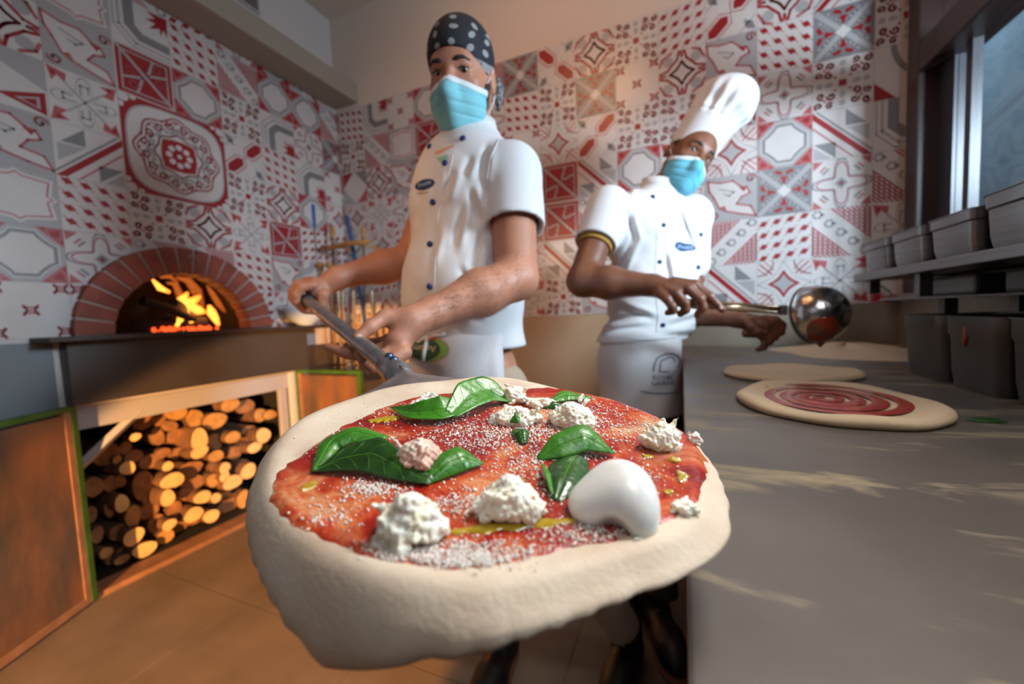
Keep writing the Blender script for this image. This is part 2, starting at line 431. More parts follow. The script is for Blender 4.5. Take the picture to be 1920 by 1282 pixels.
# ---- patchwork of printed tiles: each tile is an inlay of flat shapes
WH, RD, GY, LG, PK, GR = range(6)
TM = [TW, TR, TG, TL, TP, TO]
def circ(cx, cy, r, n=20, a0=0, a1=360, ry=None):
    ry = ry or r
    return [(cx+r*math.cos(math.radians(a0+(a1-a0)*i/n)), cy+ry*math.sin(math.radians(a0+(a1-a0)*i/n))) for i in range(n+(0 if a1-a0 == 360 else 1))]
def sym4(sh):
    out = []
    for pts, m, l in sh:
        for q in range(4):
            c, s_ = [(1, 0), (0, 1), (-1, 0), (0, -1)][q]
            out.append(([(x*c-y*s_, x*s_+y*c) for x, y in pts], m, l))
    return out
def line(pts, w, m, l, closed=False):
    out = []; P_ = pts+[pts[0]] if closed else pts
    for (x0, y0), (x1, y1) in zip(P_[:-1], P_[1:]):
        L = math.hypot(x1-x0, y1-y0)
        if L < 1e-6: continue
        w_ = w*1.35 if w < 0.09 else w
        ux, uy = (x1-x0)/L, (y1-y0)/L; nx, ny = -uy*w_/2, ux*w_/2; e = w_*0.35
        out.append(([(x0-ux*e+nx, y0-uy*e+ny), (x1+ux*e+nx, y1+uy*e+ny), (x1+ux*e-nx, y1+uy*e-ny), (x0-ux*e-nx, y0-uy*e-ny)], m, l))
    return out
def spiral(cx, cy, r, turns, a0, w, m, l, n=12, d=1):
    return line([(cx+r*(1-0.8*i/n)*math.cos(a0+d*turns*6.283*i/n), cy+r*(1-0.8*i/n)*math.sin(a0+d*turns*6.283*i/n)) for i in range(n+1)], w, m, l)
def T_A():   # rows of small red lozenges strung on thin lines
    o = []
    for j in range(4):
        for i in range(4):
            cx, cy = -0.76+0.5*i, 0.72-0.5*j+0.06*i-0.06
            o.append(([(cx-0.17, cy-0.06), (cx-0.03, cy+0.13), (cx+0.17, cy+0.06), (cx+0.03, cy-0.13)], RD, 2))
            o += line([(cx-0.22, cy-0.20), (cx+0.22, cy+0.20)], 0.025, PK, 1)
    return o
def T_B():   # red diagonal band with grey triangles
    return [([(-1, 1), (-1, 0.72), (0.72, -1), (1, -1)], RD, 1), ([(-1, 0.42), (-1, 0.34), (0.34, -1), (0.42, -1)], PK, 1)] + \
           line([(-0.85, 1.0), (1, -0.85)], 0.05, GY, 1) + [([(0.12, 0.95), (0.12, 0.28), (0.8, 0.28)], GY, 1), ([(-0.95, -0.3), (-0.2, -0.3), (-0.2, -0.95)], GY, 1),
            ([(0.15, 0.22), (0.9, 0.22), (0.9, -0.45)], LG, 1), ([(-0.95, -0.4), (-0.35, -0.95), (-0.95, -0.95)], LG, 1)]
def star(r, q, n=8):
    pts = []
    for s_ in range(4):
        a = math.radians(90*s_)
        for i in range(n):
            t = i/n; rr = (1-t)**1.0; x = r*(1-t); y = r*t
            # concave arc between two tips
            f = 1-4*q*t*(1-t)
            pts.append((x*f*math.cos(a)-y*f*math.sin(a), x*f*math.sin(a)+y*f*math.cos(a)))
    return pts
def T_C():   # concave red star in a grey and white ring
    o = [(star(1.05, 0.30), GY, 1), (star(0.97, 0.26), WH, 2), (star(0.62, 0.2), RD, 3), (star(0.43, 0.2), LG, 4)]
    o += sym4(line(circ(1, 1, 0.62, 10, 180, 270), 0.04, PK, 1)+line([(0.45, 0.45), (0.9, 0.9)], 0.05, PK, 1)+line([(0.62, 0.38), (0.98, 0.7)], 0.03, PK, 1)+line([(0.38, 0.62), (0.7, 0.98)], 0.03, PK, 1))
    return o
QF = [((0.62+0.28*math.cos(4*t)+0.03*math.cos(8*t))*math.cos(t), (0.62+0.28*math.cos(4*t)+0.03*math.cos(8*t))*math.sin(t)) for t in [2*math.pi*i/48 for i in range(48)]]
for a in range(0):
    for x, y in [(0.92, 0), (0.7, 0.26), (0.42, 0.30), (0.34, 0.34), (0.30, 0.42), (0.26, 0.7)]:
        c, s_ = [(1, 0), (0, 1), (-1, 0), (0, -1)][a]; QF.append((x*c-y*s_, x*s_+y*c))
def sc(pts, f): return [(x*f, y*f) for x, y in pts]
def T_D():   # white cross-flower with grey double outline
    o = [(sc(QF, 1.12), GY, 1), (sc(QF, 1.03), WH, 2)] + line(sc(QF, 0.92), 0.035, PK, 3, True) + \
        [([(0.24, 0), (0, 0.24), (-0.24, 0), (0, -0.24)], LG, 3), ([(0.17, 0), (0, 0.17), (-0.17, 0), (0, -0.17)], GY, 4), (circ(0, 0, 0.07, 8), RD, 5)]
    o += sym4([([(0.98, 0.98), (0.62, 0.95), (0.95, 0.62)], PK, 1)]+line([(0.55, 0.72), (0.72, 0.55)], 0.05, PK, 1)+line([(0.45, 0.62), (0.62, 0.45)], 0.06, GY, 3))
    return o
OC = [(0.78, 0.28), (0.62, 0.38), (0.38, 0.62), (0.28, 0.78), (-0.28, 0.78), (-0.38, 0.62), (-0.62, 0.38), (-0.78, 0.28), (-0.78, -0.28), (-0.62, -0.38), (-0.38, -0.62), (-0.28, -0.78), (0.28, -0.78), (0.38, -0.62), (0.62, -0.38), (0.78, -0.28)]
def T_E():   # blank white octagon with grey border and pink corners
    o = [([(0.99, 0.3), (0.3, 0.99), (-0.3, 0.99), (-0.99, 0.3), (-0.99, -0.3), (-0.3, -0.99), (0.3, -0.99), (0.99, -0.3)], LG, 2)]
    o += [([(-1, -1), (1, -1), (1, 1), (-1, 1)], PK, 1), (sc(OC, 1.1), WH, 3), (sc(OC, 1.04), GY, 4), (sc(OC, 0.9), WH, 5)]
    o += sym4([([(0.93, 0.93), (0.62, 0.86), (0.7, 0.7), (0.86, 0.62)], RD, 2), (circ(0.95, 0.5, 0.06, 6), RD, 3), (circ(0.5, 0.95, 0.06, 6), RD, 3)])
    return o
FR = [(0.8, 0.62), (0.72, 0.12), (0.86, 0), (0.72, -0.12), (0.8, -0.62), (0.15, -0.72), (0, -0.84), (-0.15, -0.72), (-0.8, -0.62), (-0.72, -0.12), (-0.86, 0), (-0.72, 0.12), (-0.8, 0.62), (-0.15, 0.72), (0, 0.84), (0.15, 0.72)]
def T_F(): return [([(-1, -1), (1, -1), (1, 1), (-1, 1)], LG, 1), (sc(FR, 1.12), WH, 2), (sc(FR, 1.0), PK, 3), (sc(FR, 0.93), WH, 4)]
def T_G():   # grey chevron with a red palmette
    o = [([(-0.55, 1), (-0.2, 1), (-0.2, 0.05), (0.05, -0.2), (1, -0.2), (1, -0.55), (-0.1, -0.55), (-0.55, -0.1)], GY, 1)]
    o += line([(-0.72, 1), (-0.72, -0.2), (-0.2, -0.72), (1, -0.72)], 0.07, LG, 1)+line([(-0.9, 1), (-0.9, -0.3), (-0.3, -0.9), (1, -0.9)], 0.05, LG, 1)
    o += [([(0.99, 0.99), (0.25, 0.92), (0.55, 0.75), (0.2, 0.55), (0.55, 0.55), (0.3, 0.2), (0.68, 0.42), (0.72, 0.1), (0.82, 0.45), (0.95, 0.2)], RD, 2)]
    return o
def T_H():   # dark red panel with a pale lace lattice
    o = [([(-0.95, -0.95), (0.95, -0.95), (0.95, 0.95), (-0.95, 0.95)], RD, 1), ([(-0.82, -0.82), (0.82, -0.82), (0.82, 0.82), (-0.82, 0.82)], LG, 2), ([(-0.76, -0.76), (0.76, -0.76), (0.76, 0.76), (-0.76, 0.76)], RD, 3)]
    o += line([(-0.9, 0.9), (0.9, -0.9)], 0.12, LG, 4)+line([(0.3, 0.75), (0.1, 0.1), (0.75, 0.3)], 0.07, LG, 4)+line([(-0.3, -0.75), (-0.1, -0.1), (-0.75, -0.3)], 0.07, LG, 4)
    for cx, cy in ((0.42, 0.5), (-0.42, -0.5), (0.5, -0.05), (-0.5, 0.05)):
        o += line(circ(cx, cy, 0.15, 7), 0.05, PK, 5, True)
    return o
def T_I():   # grey tile with four red maple flowers round a pale cross
    o = [([(-1, -1), (1, -1), (1, 1), (-1, 1)], GY, 1)] + line([(-0.9, -0.9), (0.9, 0.9)], 0.2, LG, 2)+line([(-0.9, 0.9), (0.9, -0.9)], 0.2, LG, 2)
    o += sym4([([(0.25, 0), (0.55, 0.12), (0.62, 0.1), (0.62, -0.1), (0.55, -0.12)], RD, 3), ([(0.66, 0.06), (0.78, 0.36), (0.90, 0.30), (0.84, 0.08)], RD, 3), ([(0.66, -0.06), (0.78, -0.36), (0.90, -0.30), (0.84, -0.08)], RD, 3)]+line(circ(1.0, 0, 0.55, 8, 110, 250), 0.05, LG, 2))
    o += [(star(0.3, 0.2), WH, 3)]
    return o
def T_J():   # curly red scrolls round a small red square
    o = [([(0.13, 0.13), (-0.13, 0.13), (-0.13, -0.13), (0.13, -0.13)], RD, 4)]
    q = []
    for (cx, cy, r, a, d) in ((0.38, 0.45, 0.16, 0, 1), (0.72, 0.4, 0.15, 2, -1), (0.42, 0.82, 0.14, 4, 1), (0.8, 0.78, 0.15, 1, -1)):
        q += spiral(cx, cy, r, 1.1, a, 0.055, PK if r < 0.15 else RD, 2, 9, d)
    q += [(circ(0.45, 0.0, 0.16, 8, ry=0.10), LG, 1), (circ(0.78, 0.0, 0.12, 8, ry=0.12), LG, 1), (circ(0.25, 0.25, 0.05, 6), RD, 2), (circ(0.6, 0.62, 0.05, 6), RD, 2)]
    return o+sym4(q)
def T_K():   # pink hatched corners with a pale floral diagonal band
    o = [([(-0.35, 1), (1, 1), (1, -0.35)], TP and WH, 1), ([(0.35, -1), (-1, -1), (-1, 0.35)], WH, 1)]
    for i in range(8):
        t = -0.3+0.16*i
        o += line([(t, 0.98), (0.98, t)], 0.05, PK, 2) if t < 0.98 else []
        o += line([(-t, -0.98), (-0.98, -t)], 0.05, PK, 2) if t < 0.98 else []
    for i in range(6):
        t = 0.1+0.17*i
        o += line([(t, 1.0-max(0, 0.1)), (t, max(0.66-t, -0.95)+0.02)], 0.03, PK, 2)
        o += line([(-t, -0.9), (-t, -max(0.66-t, -0.95)-0.02)], 0.03, PK, 2)
    for i in range(5):
        cx = -0.8+0.4*i; o += line(circ(cx, -cx, 0.15, 6), 0.05, LG, 2, True); o.append((circ(cx+0.18, -cx-0.02, 0.09, 6), LG, 2))
    return o
def T_L():   # grey tile with an outlined leafy form
    lf = [(-0.95, 0.85), (-0.45, 0.72), (0.05, 0.75), (0.35, 0.45), (0.6, 0.4), (0.72, 0.12), (0.4, 0.0), (0.2, -0.3), (0.75, -0.45), (0.95, -0.9), (0.35, -0.75), (-0.25, -0.55), (-0.5, -0.4), (-0.72, 0.1), (-0.9, 0.4)]
    o = [([(-1, -1), (1, -1), (1, 1), (-1, 1)], LG, 1), (lf, WH, 2)] + line(lf, 0.055, PK, 3, True)
    o += line([(-0.5, 0.45), (0.1, 0.25), (-0.1, 0.1), (-0.3, 0.2)], 0.06, LG, 3)+spiral(0.75, 0.75, 0.2, 1.2, 0, 0.05, PK, 2)+spiral(-0.7, -0.7, 0.2, 1.2, 3, 0.05, PK, 2)
    o += [([(0.3, 0.42), (0.58, 0.36), (0.5, 0.2)], RD, 4), ([(-0.55, -0.42), (-0.2, -0.5), (-0.3, -0.3)], PK, 4)]
    return o
def T_M():   # two long red hexagons end to end on the diagonal
    def hx(c, w, l):
        return [(c+l*dx*0.707-w*dy*0.707, c+l*dx*0.707+w*dy*0.707) for dx, dy in ((1, 0), (0.6, 1), (-0.6, 1), (-1, 0), (-0.6, -1), (0.6, -1))]
    o = []
    for c in (-0.5, 0.5): o += [(hx(c, 0.36, 0.72), PK, 1), (hx(c, 0.31, 0.67), WH, 2), (hx(c, 0.22, 0.56), RD, 3)]
    o += [([(-0.95, 0.95), (-0.6, 0.85), (-0.5, 0.45), (-0.85, 0.6)], GY, 1), ([(0.95, -0.95), (0.6, -0.85), (0.5, -0.45), (0.85, -0.6)], GY, 1)]
    o += line([(-0.95, 0.35), (-0.35, 0.95)], 0.04, LG, 1)+line([(0.95, -0.35), (0.35, -0.95)], 0.04, LG, 1)
    return o
def T_N():   # nearly plain with small pink ornaments
    def orn(cx, cy, r): return line([(cx-r, cy-r), (cx-r*0.5, cy), (cx-r, cy+r)], 0.06, PK, 1)+line([(cx+r, cy-r), (cx+r*0.5, cy), (cx+r, cy+r)], 0.06, PK, 1)+line([(cx-r, cy+r*0.6), (cx+r, cy+r*0.6)], 0.05, PK, 1)+line([(cx-r, cy-r*0.6), (cx+r, cy-r*0.6)], 0.05, PK, 1)+[(circ(cx, cy, r*0.3, 6), PK, 1)]
    o = orn(0, 0, 0.17)
    for a in (-0.78, 0.78):
        for b in (-0.78, 0.78): o += orn(a, b, 0.17)
    return o
def T_O():   # pale maze flower on red corners
    o = [(sc(QF, 1.02), LG, 1), (sc(QF, 0.93), WH, 2)]+line([(-0.5, 0.5), (0.5, -0.5)], 0.06, LG, 3)+line([(-0.5, -0.5), (0.5, 0.5)], 0.06, LG, 3)
    o += sym4([([(0.97, 0.97), (0.45, 0.85), (0.7, 0.7), (0.5, 0.5), (0.85, 0.45)], PK, 1), (circ(0.75, 0.8, 0.08, 6), RD, 2)]+line([(0.25, 0.1), (0.6, 0.1), (0.6, -0.12), (0.35, -0.12)], 0.06, LG, 3))
    return o
def T_P():   # red concave star with four pointed petals
    o = line(star(0.52, 0.22), 0.10, RD, 2, True)
    o += sym4(line([(0.95, 0.12), (0.62, 0.2), (0.2, 0.62), (0.12, 0.95)], 0.10, RD, 2)+[(circ(0.6, 0.6, 0.24, 10), LG, 1)]+line([(0.95, 0.45), (0.75, 0.85), (0.45, 0.95)], 0.08, PK, 1)+line([(0.98, -0.06), (0.7, 0), (0.98, 0.06)], 0.07, PK, 1))
    return o
def T_Q():   # large pale diamond with grey and red corners
    return [([(1, 0), (0, 1), (-1, 0), (0, -1)], WH, 2), ([(1, 1), (0, 1), (1, 0)], GY, 1), ([(-1, -1), (0, -1), (-1, 0)], LG, 1), ([(-1, 1), (-0.1, 1), (-1, 0.1)], RD, 1), ([(1, -1), (0.1, -1), (1, -0.1)], PK, 1)]
def T_W():   # white with one red triangle
    return [([(-1, 1), (1, 1), (1, -0.1)], LG, 1), ([(-0.2, -0.6), (0.95, -0.15), (0.95, -0.95)], RD, 2), ([(0.2, -0.6), (0.8, -0.36), (0.8, -0.8)], LG, 3), ([(0.35, -0.6), (0.72, -0.46), (0.72, -0.73)], RD, 4)]
def T_R():   # one quarter tile with a round grey motif in the corner
    return [(circ(1, 1, 1.5, 14, 180, 270)+[(1, 1)], GY, 1), (circ(1, 1, 1.3, 14, 180, 270)+[(1, 1)], WH, 2), (circ(1, 1, 0.9, 10, 180, 270)+[(1, 1)], LG, 3), (circ(1, 1, 0.5, 10, 180, 270)+[(1, 1)], WH, 4), ([(-1, -1), (-0.3, -1), (-1, -0.3)], RD, 1)]
TILES = dict(A=T_A, B=T_B, C=T_C, D=T_D, E=T_E, F=T_F, G=T_G, H=T_H, I=T_I, J=T_J, K=T_K, L=T_L, M=T_M, N=T_N, O=T_O, P=T_P, Q=T_Q, W=T_W, R=T_R)
def T_MED():  # big round-cornered medallion over four tiles
    rr = [(1, 0.55), (0.55, 1), (-0.55, 1), (-1, 0.55), (-1, -0.55), (-0.55, -1), (0.55, -1), (1, -0.55)]
    def blob(R, amp, n, ph=0, N=72): return [(R*(1+amp*math.cos(n*t+ph))*math.cos(t), R*(1+amp*math.cos(n*t+ph))*math.sin(t)) for t in [2*math.pi*i/N for i in range(N)]]
    sq = [(math.copysign(abs(math.cos(t))**0.55, math.cos(t))*0.97, math.copysign(abs(math.sin(t))**0.55, math.sin(t))*0.97) for t in [2*math.pi*i/48 for i in range(48)]]
    o = [([(-1, -1), (1, -1), (1, 1), (-1, 1)], RD, 1), (sc(sq, 0.965), LG, 2), (sc(sq, 0.93), WH, 3)]
    o += line(blob(0.78, 0.06, 8), 0.028, PK, 4, True)+line(blob(0.70, 0.08, 8), 0.02, PK, 4, True)
    o += line(blob(0.54, 0.10, 12), 0.03, LG, 4, True)+line(blob(0.44, 0.06, 8), 0.025, PK, 5, True)
    q = []
    for a in (0.2, 0.6, 1.0, 1.4): q += spiral(0.64*math.cos(a), 0.64*math.sin(a), 0.095, 1.2, a*3, 0.024, RD, 5, 9)+[(circ(0.52*math.cos(a+0.2), 0.52*math.sin(a+0.2), 0.05, 7), LG, 5), (circ(0.72*math.cos(a+0.2), 0.72*math.sin(a+0.2), 0.025, 6), RD, 5)]
    o += sym4(q)
    o += [([(0.3, 0.3), (0.1, 0.34), (-0.1, 0.34), (-0.3, 0.3), (-0.34, 0.1), (-0.34, -0.1), (-0.3, -0.3), (-0.1, -0.34), (0.1, -0.34), (0.3, -0.3), (0.34, -0.1), (0.34, 0.1)], RD, 5)]
    for i in range(8):
        a = math.pi*i/4; o.append((circ(0.2*math.cos(a), 0.2*math.sin(a), 0.065, 8), WH, 6))
    o += [(circ(0, 0, 0.10, 8), RD, 7), (circ(0, 0, 0.05, 8), WH, 8)]
    o += sym4([(circ(0.92, 0.92, 0.10, 8), WH, 2), (circ(0.76, 0.97, 0.06, 6), WH, 2), (circ(0.97, 0.76, 0.06, 6), WH, 2)])
    return o
def clip(pts, x0, y0, x1, y1):
    for ax, lim, s_ in ((0, x0, 1), (0, x1, -1), (1, y0, 1), (1, y1, -1)):
        out = []
        for i in range(len(pts)):
            a, b = pts[i-1], pts[i]; da, db = (a[ax]-lim)*s_, (b[ax]-lim)*s_
            if (da >= 0) != (db >= 0):
                t = da/(da-db); out.append((a[0]+(b[0]-a[0])*t, a[1]+(b[1]-a[1])*t))
            if db >= 0: out.append(b)
        pts = out
        if len(pts) < 3: return []
    return pts
def lay_tile(vs, fs, ms, shapes, u0, v0, su, sv, to3, flip, cl=(-1, -1, 1, 1), fine=None):
    g = 0.992; base = ([(-g, -g), (g, -g), (g, g), (-g, g)], WH, 0)
    allsh = [([(-1, -1), (1, -1), (1, 1), (-1, 1)], GR, -1), base]+shapes
    for pts, m, l in allsh:
        lim = (-1, -1, 1, 1) if l < 0 else (max(-g, cl[0]), -g, min(g, cl[2]), g)
        lim = (max(lim[0], cl[0]), max(lim[1], cl[1]), min(lim[2], cl[2]), min(lim[3], cl[3]))
        cells = [lim]
        if fine:
            N = 14; cells = []
            for i in range(N):
                for j in range(N):
                    a, b = -1+2*i/N, -1+2*j/N; c, d = a+2/N, b+2/N
                    if fine(u0+su*((a+c)/2 if not flip else -(a+c)/2), v0+sv*(b+d)/2): cells.append((max(a, lim[0]), max(b, lim[1]), min(c, lim[2]), min(d, lim[3])))
        for ce in cells:
            q = clip(list(pts), *ce)
            if len(q) < 3: continue
            o = len(vs); off = 0.0015+0.00028*(l+1)
            for x, y in q: vs.append(to3(u0+su*(x if not flip else -x), v0+sv*y, off))
            f = tuple(range(o, o+len(q))); fs.append(f[::-1] if flip else f); ms.append(m)
def build_wall(name, rows, cols, to3, flip=False, uv=None, clipx=None, fine=None, extra=None):
    vs, fs, ms = [], [], []
    for (ci, ri), t in rows.items():
        if t == '-': continue
        u0, u1 = cols(ci), cols(ci+1); su = (u1-u0)/2; v0 = 1.02+0.2*ri+0.1
        rot = t[1:] ; sh = TILES[t[0]]()
        if 'r' in rot: sh = [([(y, -x) for x, y in p], m, l) for p, m, l in sh]
        if 'm' in rot: sh = [([(-x, y) for x, y in p], m, l) for p, m, l in sh]
        if 'v' in rot: sh = [([(x, -y) for x, y in p], m, l) for p, m, l in sh]
        cl = (-1, -1, 1, 1)
        if clipx and ci in clipx: cl = clipx[ci]
        fn = fine if (fine and fine(None, None, ci, ri)) else None
        lay_tile(vs, fs, ms, sh, (u0+u1)/2, v0, su, 0.1, to3, flip, cl, fn)
    if extra: extra(vs, fs, ms)
    me = mesh_from(vs, fs, ms)
    return link(name, me, TM)
# left wall: seen from +X, u runs along +Y
colL = lambda i: 0.735+0.205*i
LW = {}
rowsL = { # column: rows 0..6 from the bottom
 -4: 'A B C D E F G', -3: 'D P A K C J E', -2: 'J E L C Bm P D', -1: 'N E F L W P F', 0: 'N D Am Bm O L F', 1: 'K K J - - H G', 2: 'A K P - - E Am',
 3: 'A Am O J M J K', 4: 'D L H P Am Gv E', 5: 'C Rm A E Gv D E', 6: 'J K A C N I K'}
for c, s_ in rowsL.items():
    for r_, t in enumerate(s_.split()): LW[(c, r_)] = t
ARC = (1.115, 1.02)   # centre of the oven mouth (y, z)
def fineL(u, v, ci=None, ri=None):
    if u is None: return ri <= 1 and 0 <= ci <= 3
    return math.hypot(u-ARC[0], v-ARC[1]) > 0.31
def med(vs, fs, ms):
    lay_tile(vs, fs, ms, T_MED(), colL(2), 1.02+0.8, 0.205, 0.2, lambda u, v, o: (XL+o, u, v), False)
for c in rowsL: LW[(c, 7)] = 'JKADEBCM'[c % 8]
build_wall('wall_left_tiles', LW, colL, lambda u, v, o: (XL+o, u, v), False, clipx={6: (-1, -1, 0.35, 1)}, fine=fineL, extra=med)['kind'] = 'structure'
colB = lambda i: 0.71+0.2*i
BW = {}
rowsB = {0: 'E Or K G R J M', -1: 'O K D B J I Bm', -2: 'C A I E D Am P', -3: 'B Km L C H L M', -4: 'A P F O J P A', -5: 'D B J E J N J', -6: 'L D K B M I P',
 -7: 'J B H H C J Mm', -8: 'O C N D N Am I', -9: 'A L P O J D K', -10: 'D E C P A B G', -11: 'K O J C B H E', -12: 'P I A D L F N', -13: 'C A C O P K G', -14: 'J K Rm C Q J Am'}
for c, s_ in rowsB.items():
    for r_, t in enumerate(s_.split()): BW[(c, r_)] = t
for r_ in range(7): BW[(-15, r_)] = 'K'
build_wall('wall_back_tiles', BW, colB, lambda u, v, o: (u, YB-o, v), False, clipx={0: (-1, -1, 0.0, 1), -15: (0.70, -1, 1, 1)})['kind'] = 'structure'

# ---- right wall with the dark wooden window
k = MB(); k.box((XR, -1.6, 0), (XR+0.1, YB+0.05, 1.10)); k.box((XR, -1.6, 2.55), (XR+0.1, YB+0.05, ZC)); k.box((XR, 1.99, 1.1), (XR+0.1, YB+0.05, 2.55)); k.box((XR, -1.6, 1.1), (XR+0.1, -0.35, 2.55))
struct(k.build('wall_right', WAINS))
k = MB()
k.box((XR-0.03, 1.94, 1.03), (XR+0.09, 2.02, 2.6)); k.box((XR-0.03, -0.4, 1.83), (XR+0.09, 1.94, 1.93)); k.box((XR-0.03, -0.4, 1.10), (XR+0.09, 1.94, 1.17))
k.box((XR-0.03, -0.4, 2.5), (XR+0.09, 1.94, 2.6)); k.box((XR-0.01, 1.30, 1.93), (XR+0.07, 1.37, 2.5)); k.box((XR-0.01, 0.15, 1.17), (XR+0.07, 0.22, 1.83)); k.box((XR-0.01, 0.3, 1.93), (XR+0.07, 0.37, 2.5))
win = struct(k.build('window_1', DARKW, bevel=0.006))
k = MB(); k.box((XR+0.03, 1.86, 1.17), (XR+0.06, 1.94, 1.83)); k.box((XR+0.03, 1.77, 1.17), (XR+0.055, 1.80, 1.83))
k.build('sash', mat('grey_sash', (0.05, 0.05, 0.06), 0.35, 0.2), win)
GL = bpy.data.materials.new('window_glass'); GL.use_nodes = True; nt = GL.node_tree; nt.nodes.clear()
_o = nt.nodes.new('ShaderNodeOutputMaterial'); _t = nt.nodes.new('ShaderNodeBsdfTransparent'); _g = nt.nodes.new('ShaderNodeBsdfGlossy'); _g.inputs['Roughness'].default_value = 0.02
_m = nt.nodes.new('ShaderNodeMixShader'); _f = nt.nodes.new('ShaderNodeFresnel'); _f.inputs[0].default_value = 1.45; _t.inputs[0].default_value = (0.86, 0.93, 0.97, 1)
_b = nt.nodes.new('ShaderNodeNewGeometry'); _i = nt.nodes.new('ShaderNodeMath'); _i.operation = 'SUBTRACT'; _i.inputs[0].default_value = 1.0; nt.links.new(_b.outputs['Backfacing'], _i.inputs[1])
_x = nt.nodes.new('ShaderNodeMath'); _x.operation = 'MULTIPLY'; nt.links.new(_i.outputs[0], _x.inputs[0]); nt.links.new(_f.outputs[0], _x.inputs[1]); nt.links.new(_x.outputs[0], _m.inputs[0]); nt.links.new(_t.outputs[0], _m.inputs[1]); nt.links.new(_g.outputs[0], _m.inputs[2]); nt.links.new(_m.outputs[0], _o.inputs[0])
box('pane', (XR+0.038, -0.35, 1.17), (XR+0.042, 1.86, 1.83), GL, win); box('pane', (XR+0.03, -0.35, 1.93), (XR+0.034, 1.94, 2.5), GL, win)
# pale vertical cladding of the yard outside, in daylight
k = MB()
for i in range(16): k.box((1.62+0.03*(i % 2), 5.2-0.34*(i+1)+0.01, 0.3), (1.70, 5.2-0.34*i, 3.8))
o = k.build('blind_panels', mat('pale_blind', (0.34, 0.44, 0.50), 0.7, color2=(0.24, 0.32, 0.37), vscale=1.2), bevel=0.01); setp(o, 'pale blue grey vertical blind panels hanging outside the dark framed window', 'blind')
# ------------------------------------------------------------------ wood-fired oven in the left wall
oven = empty('pizza_oven', (XL, ARC[0], 1.02), 'brick arched wood fired pizza oven set in the tiled wall with a fire inside', 'oven')
k = MB(); NB = 17; R0, R1 = 0.272, 0.392
def arcpt(r, a, x, sq=1.0): return (x, ARC[0]-r*math.cos(a), ARC[1]+r*0.97*math.sin(a)*sq)
k2 = MB()
for i in range(NB):
    a0, a1 = math.pi*(i+0.07)/NB, math.pi*(i+0.93)/NB; m_ = 6
    ou = [arcpt(R0, a0+(a1-a0)*j/m_, XL-0.06) for j in range(m_+1)]+[arcpt(R1, a1-(a1-a0)*j/m_, XL-0.06) for j in range(m_+1)]
    b = MB(); b.prism(ou, (0.095, 0, 0)); b.build('arch_brick', BRICK, oven, bevel=0.004)
ou = [arcpt(R0+0.004, math.pi*j/60, XL-0.055) for j in range(61)]+[arcpt(R1-0.004, math.pi*(1-j/60), XL-0.055) for j in range(61)]
for j in range(60):
    q = [arcpt(R0+0.004, math.pi*j/60, XL-0.055), arcpt(R0+0.004, math.pi*(j+1)/60, XL-0.055), arcpt(R1-0.004, math.pi*(j+1)/60, XL-0.055), arcpt(R1-0.004, math.pi*j/60, XL-0.055)]
    k2.prism(q, (0.084, 0, 0))
k2.build('mortar_joints', MORTAR, oven)
# keystone initials scratched in the brick
g = [[(XL+0.0362, ARC[0]+x, ARC[1]+z) for x, z in pts] for pts in ([(0.03, 0.35), (0.012, 0.352), (0.01, 0.337), (0.026, 0.335), (0.028, 0.318), (0.012, 0.312)], [(0.038, 0.35), (0.041, 0.33), (0.049, 0.345), (0.052, 0.328)])]
k = MB()
for pts in g: k.tube(pts, 0.0016, 6)
k.build('scratched_initials', MORTAR, oven)
# vault and hearth
k = MB(); n, mm = 28, 12
vs = []
for i in range(mm+1):
    t = math.pi/2*i/mm; dep = 0.62*math.sin(t); s_ = math.cos(t)
    rr = (0.29+0.22*math.sin(min(1, 1.6*i/mm)*math.pi/2))*(s_ if i > mm*0.6 else max(s_, 0.82))
    if i == mm: rr = 0.02
    for j in range(n+1): vs.append(arcpt(rr, math.pi*j/n, XL-0.03-dep))
fs = [(i*(n+1)+j, i*(n+1)+j+1, (i+1)*(n+1)+j+1, (i+1)*(n+1)+j) for i in range(mm) for j in range(n)]
k.add(vs, fs); k.build('vault', SOOT, oven, smooth=True)
box('hearth', (XL-0.75, ARC[0]-0.56, 0.99), (XL-0.001, ARC[0]+0.56, 1.021), SOOT, oven)
# masonry body that closes the back
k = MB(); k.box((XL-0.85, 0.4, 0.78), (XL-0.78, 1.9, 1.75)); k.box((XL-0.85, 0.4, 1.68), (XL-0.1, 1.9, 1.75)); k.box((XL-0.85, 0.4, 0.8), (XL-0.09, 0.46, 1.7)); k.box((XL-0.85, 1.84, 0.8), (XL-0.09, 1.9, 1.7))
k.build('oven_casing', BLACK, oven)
# burning logs, embers and flames
for (a, b, r, lb) in (((XL-0.20, 1.16, 1.16), (XL-0.30, 1.36, 1.05), 0.030, 'charred log sloping down to the right behind the flames'), ((XL-0.33, 1.05, 1.05), (XL-0.22, 1.32, 1.06), 0.036, 'thick charred log lying flat under the fire'), ((XL-0.15, 1.02, 1.17), (XL-0.2, 1.25, 1.08), 0.022, 'thin charred stick leaning at the left of the fire')):
    k = MB(); k.tube([a, (np.array(a)+np.array(b))/2+np.array([0, 0, .006]), b], [r, r*1.1, r*0.9], 12)
    setp(k.build('burning_log', mat('charred_log', (0.05, 0.03, 0.022), 0.9, bump=0.8, bscale=40)), lb, 'log', 'burning logs in the oven')
EMB = mat('glowing_ember', (0.2, 0.02, 0.005), 0.9, emit=(1.0, 0.10, 0.02), estr=1.6)
k = MB()
for i in range(70):
    x, y = XL-0.18-rng.random()*0.16, 1.10+rng.random()*0.26; s_ = 0.006+rng.random()*0.010
    k.lathe([(0, -s_), (s_, 0), (s_*0.7, s_*0.7), (0, s_)], (x, y, 1.026+rng.random()*0.01), n=6)
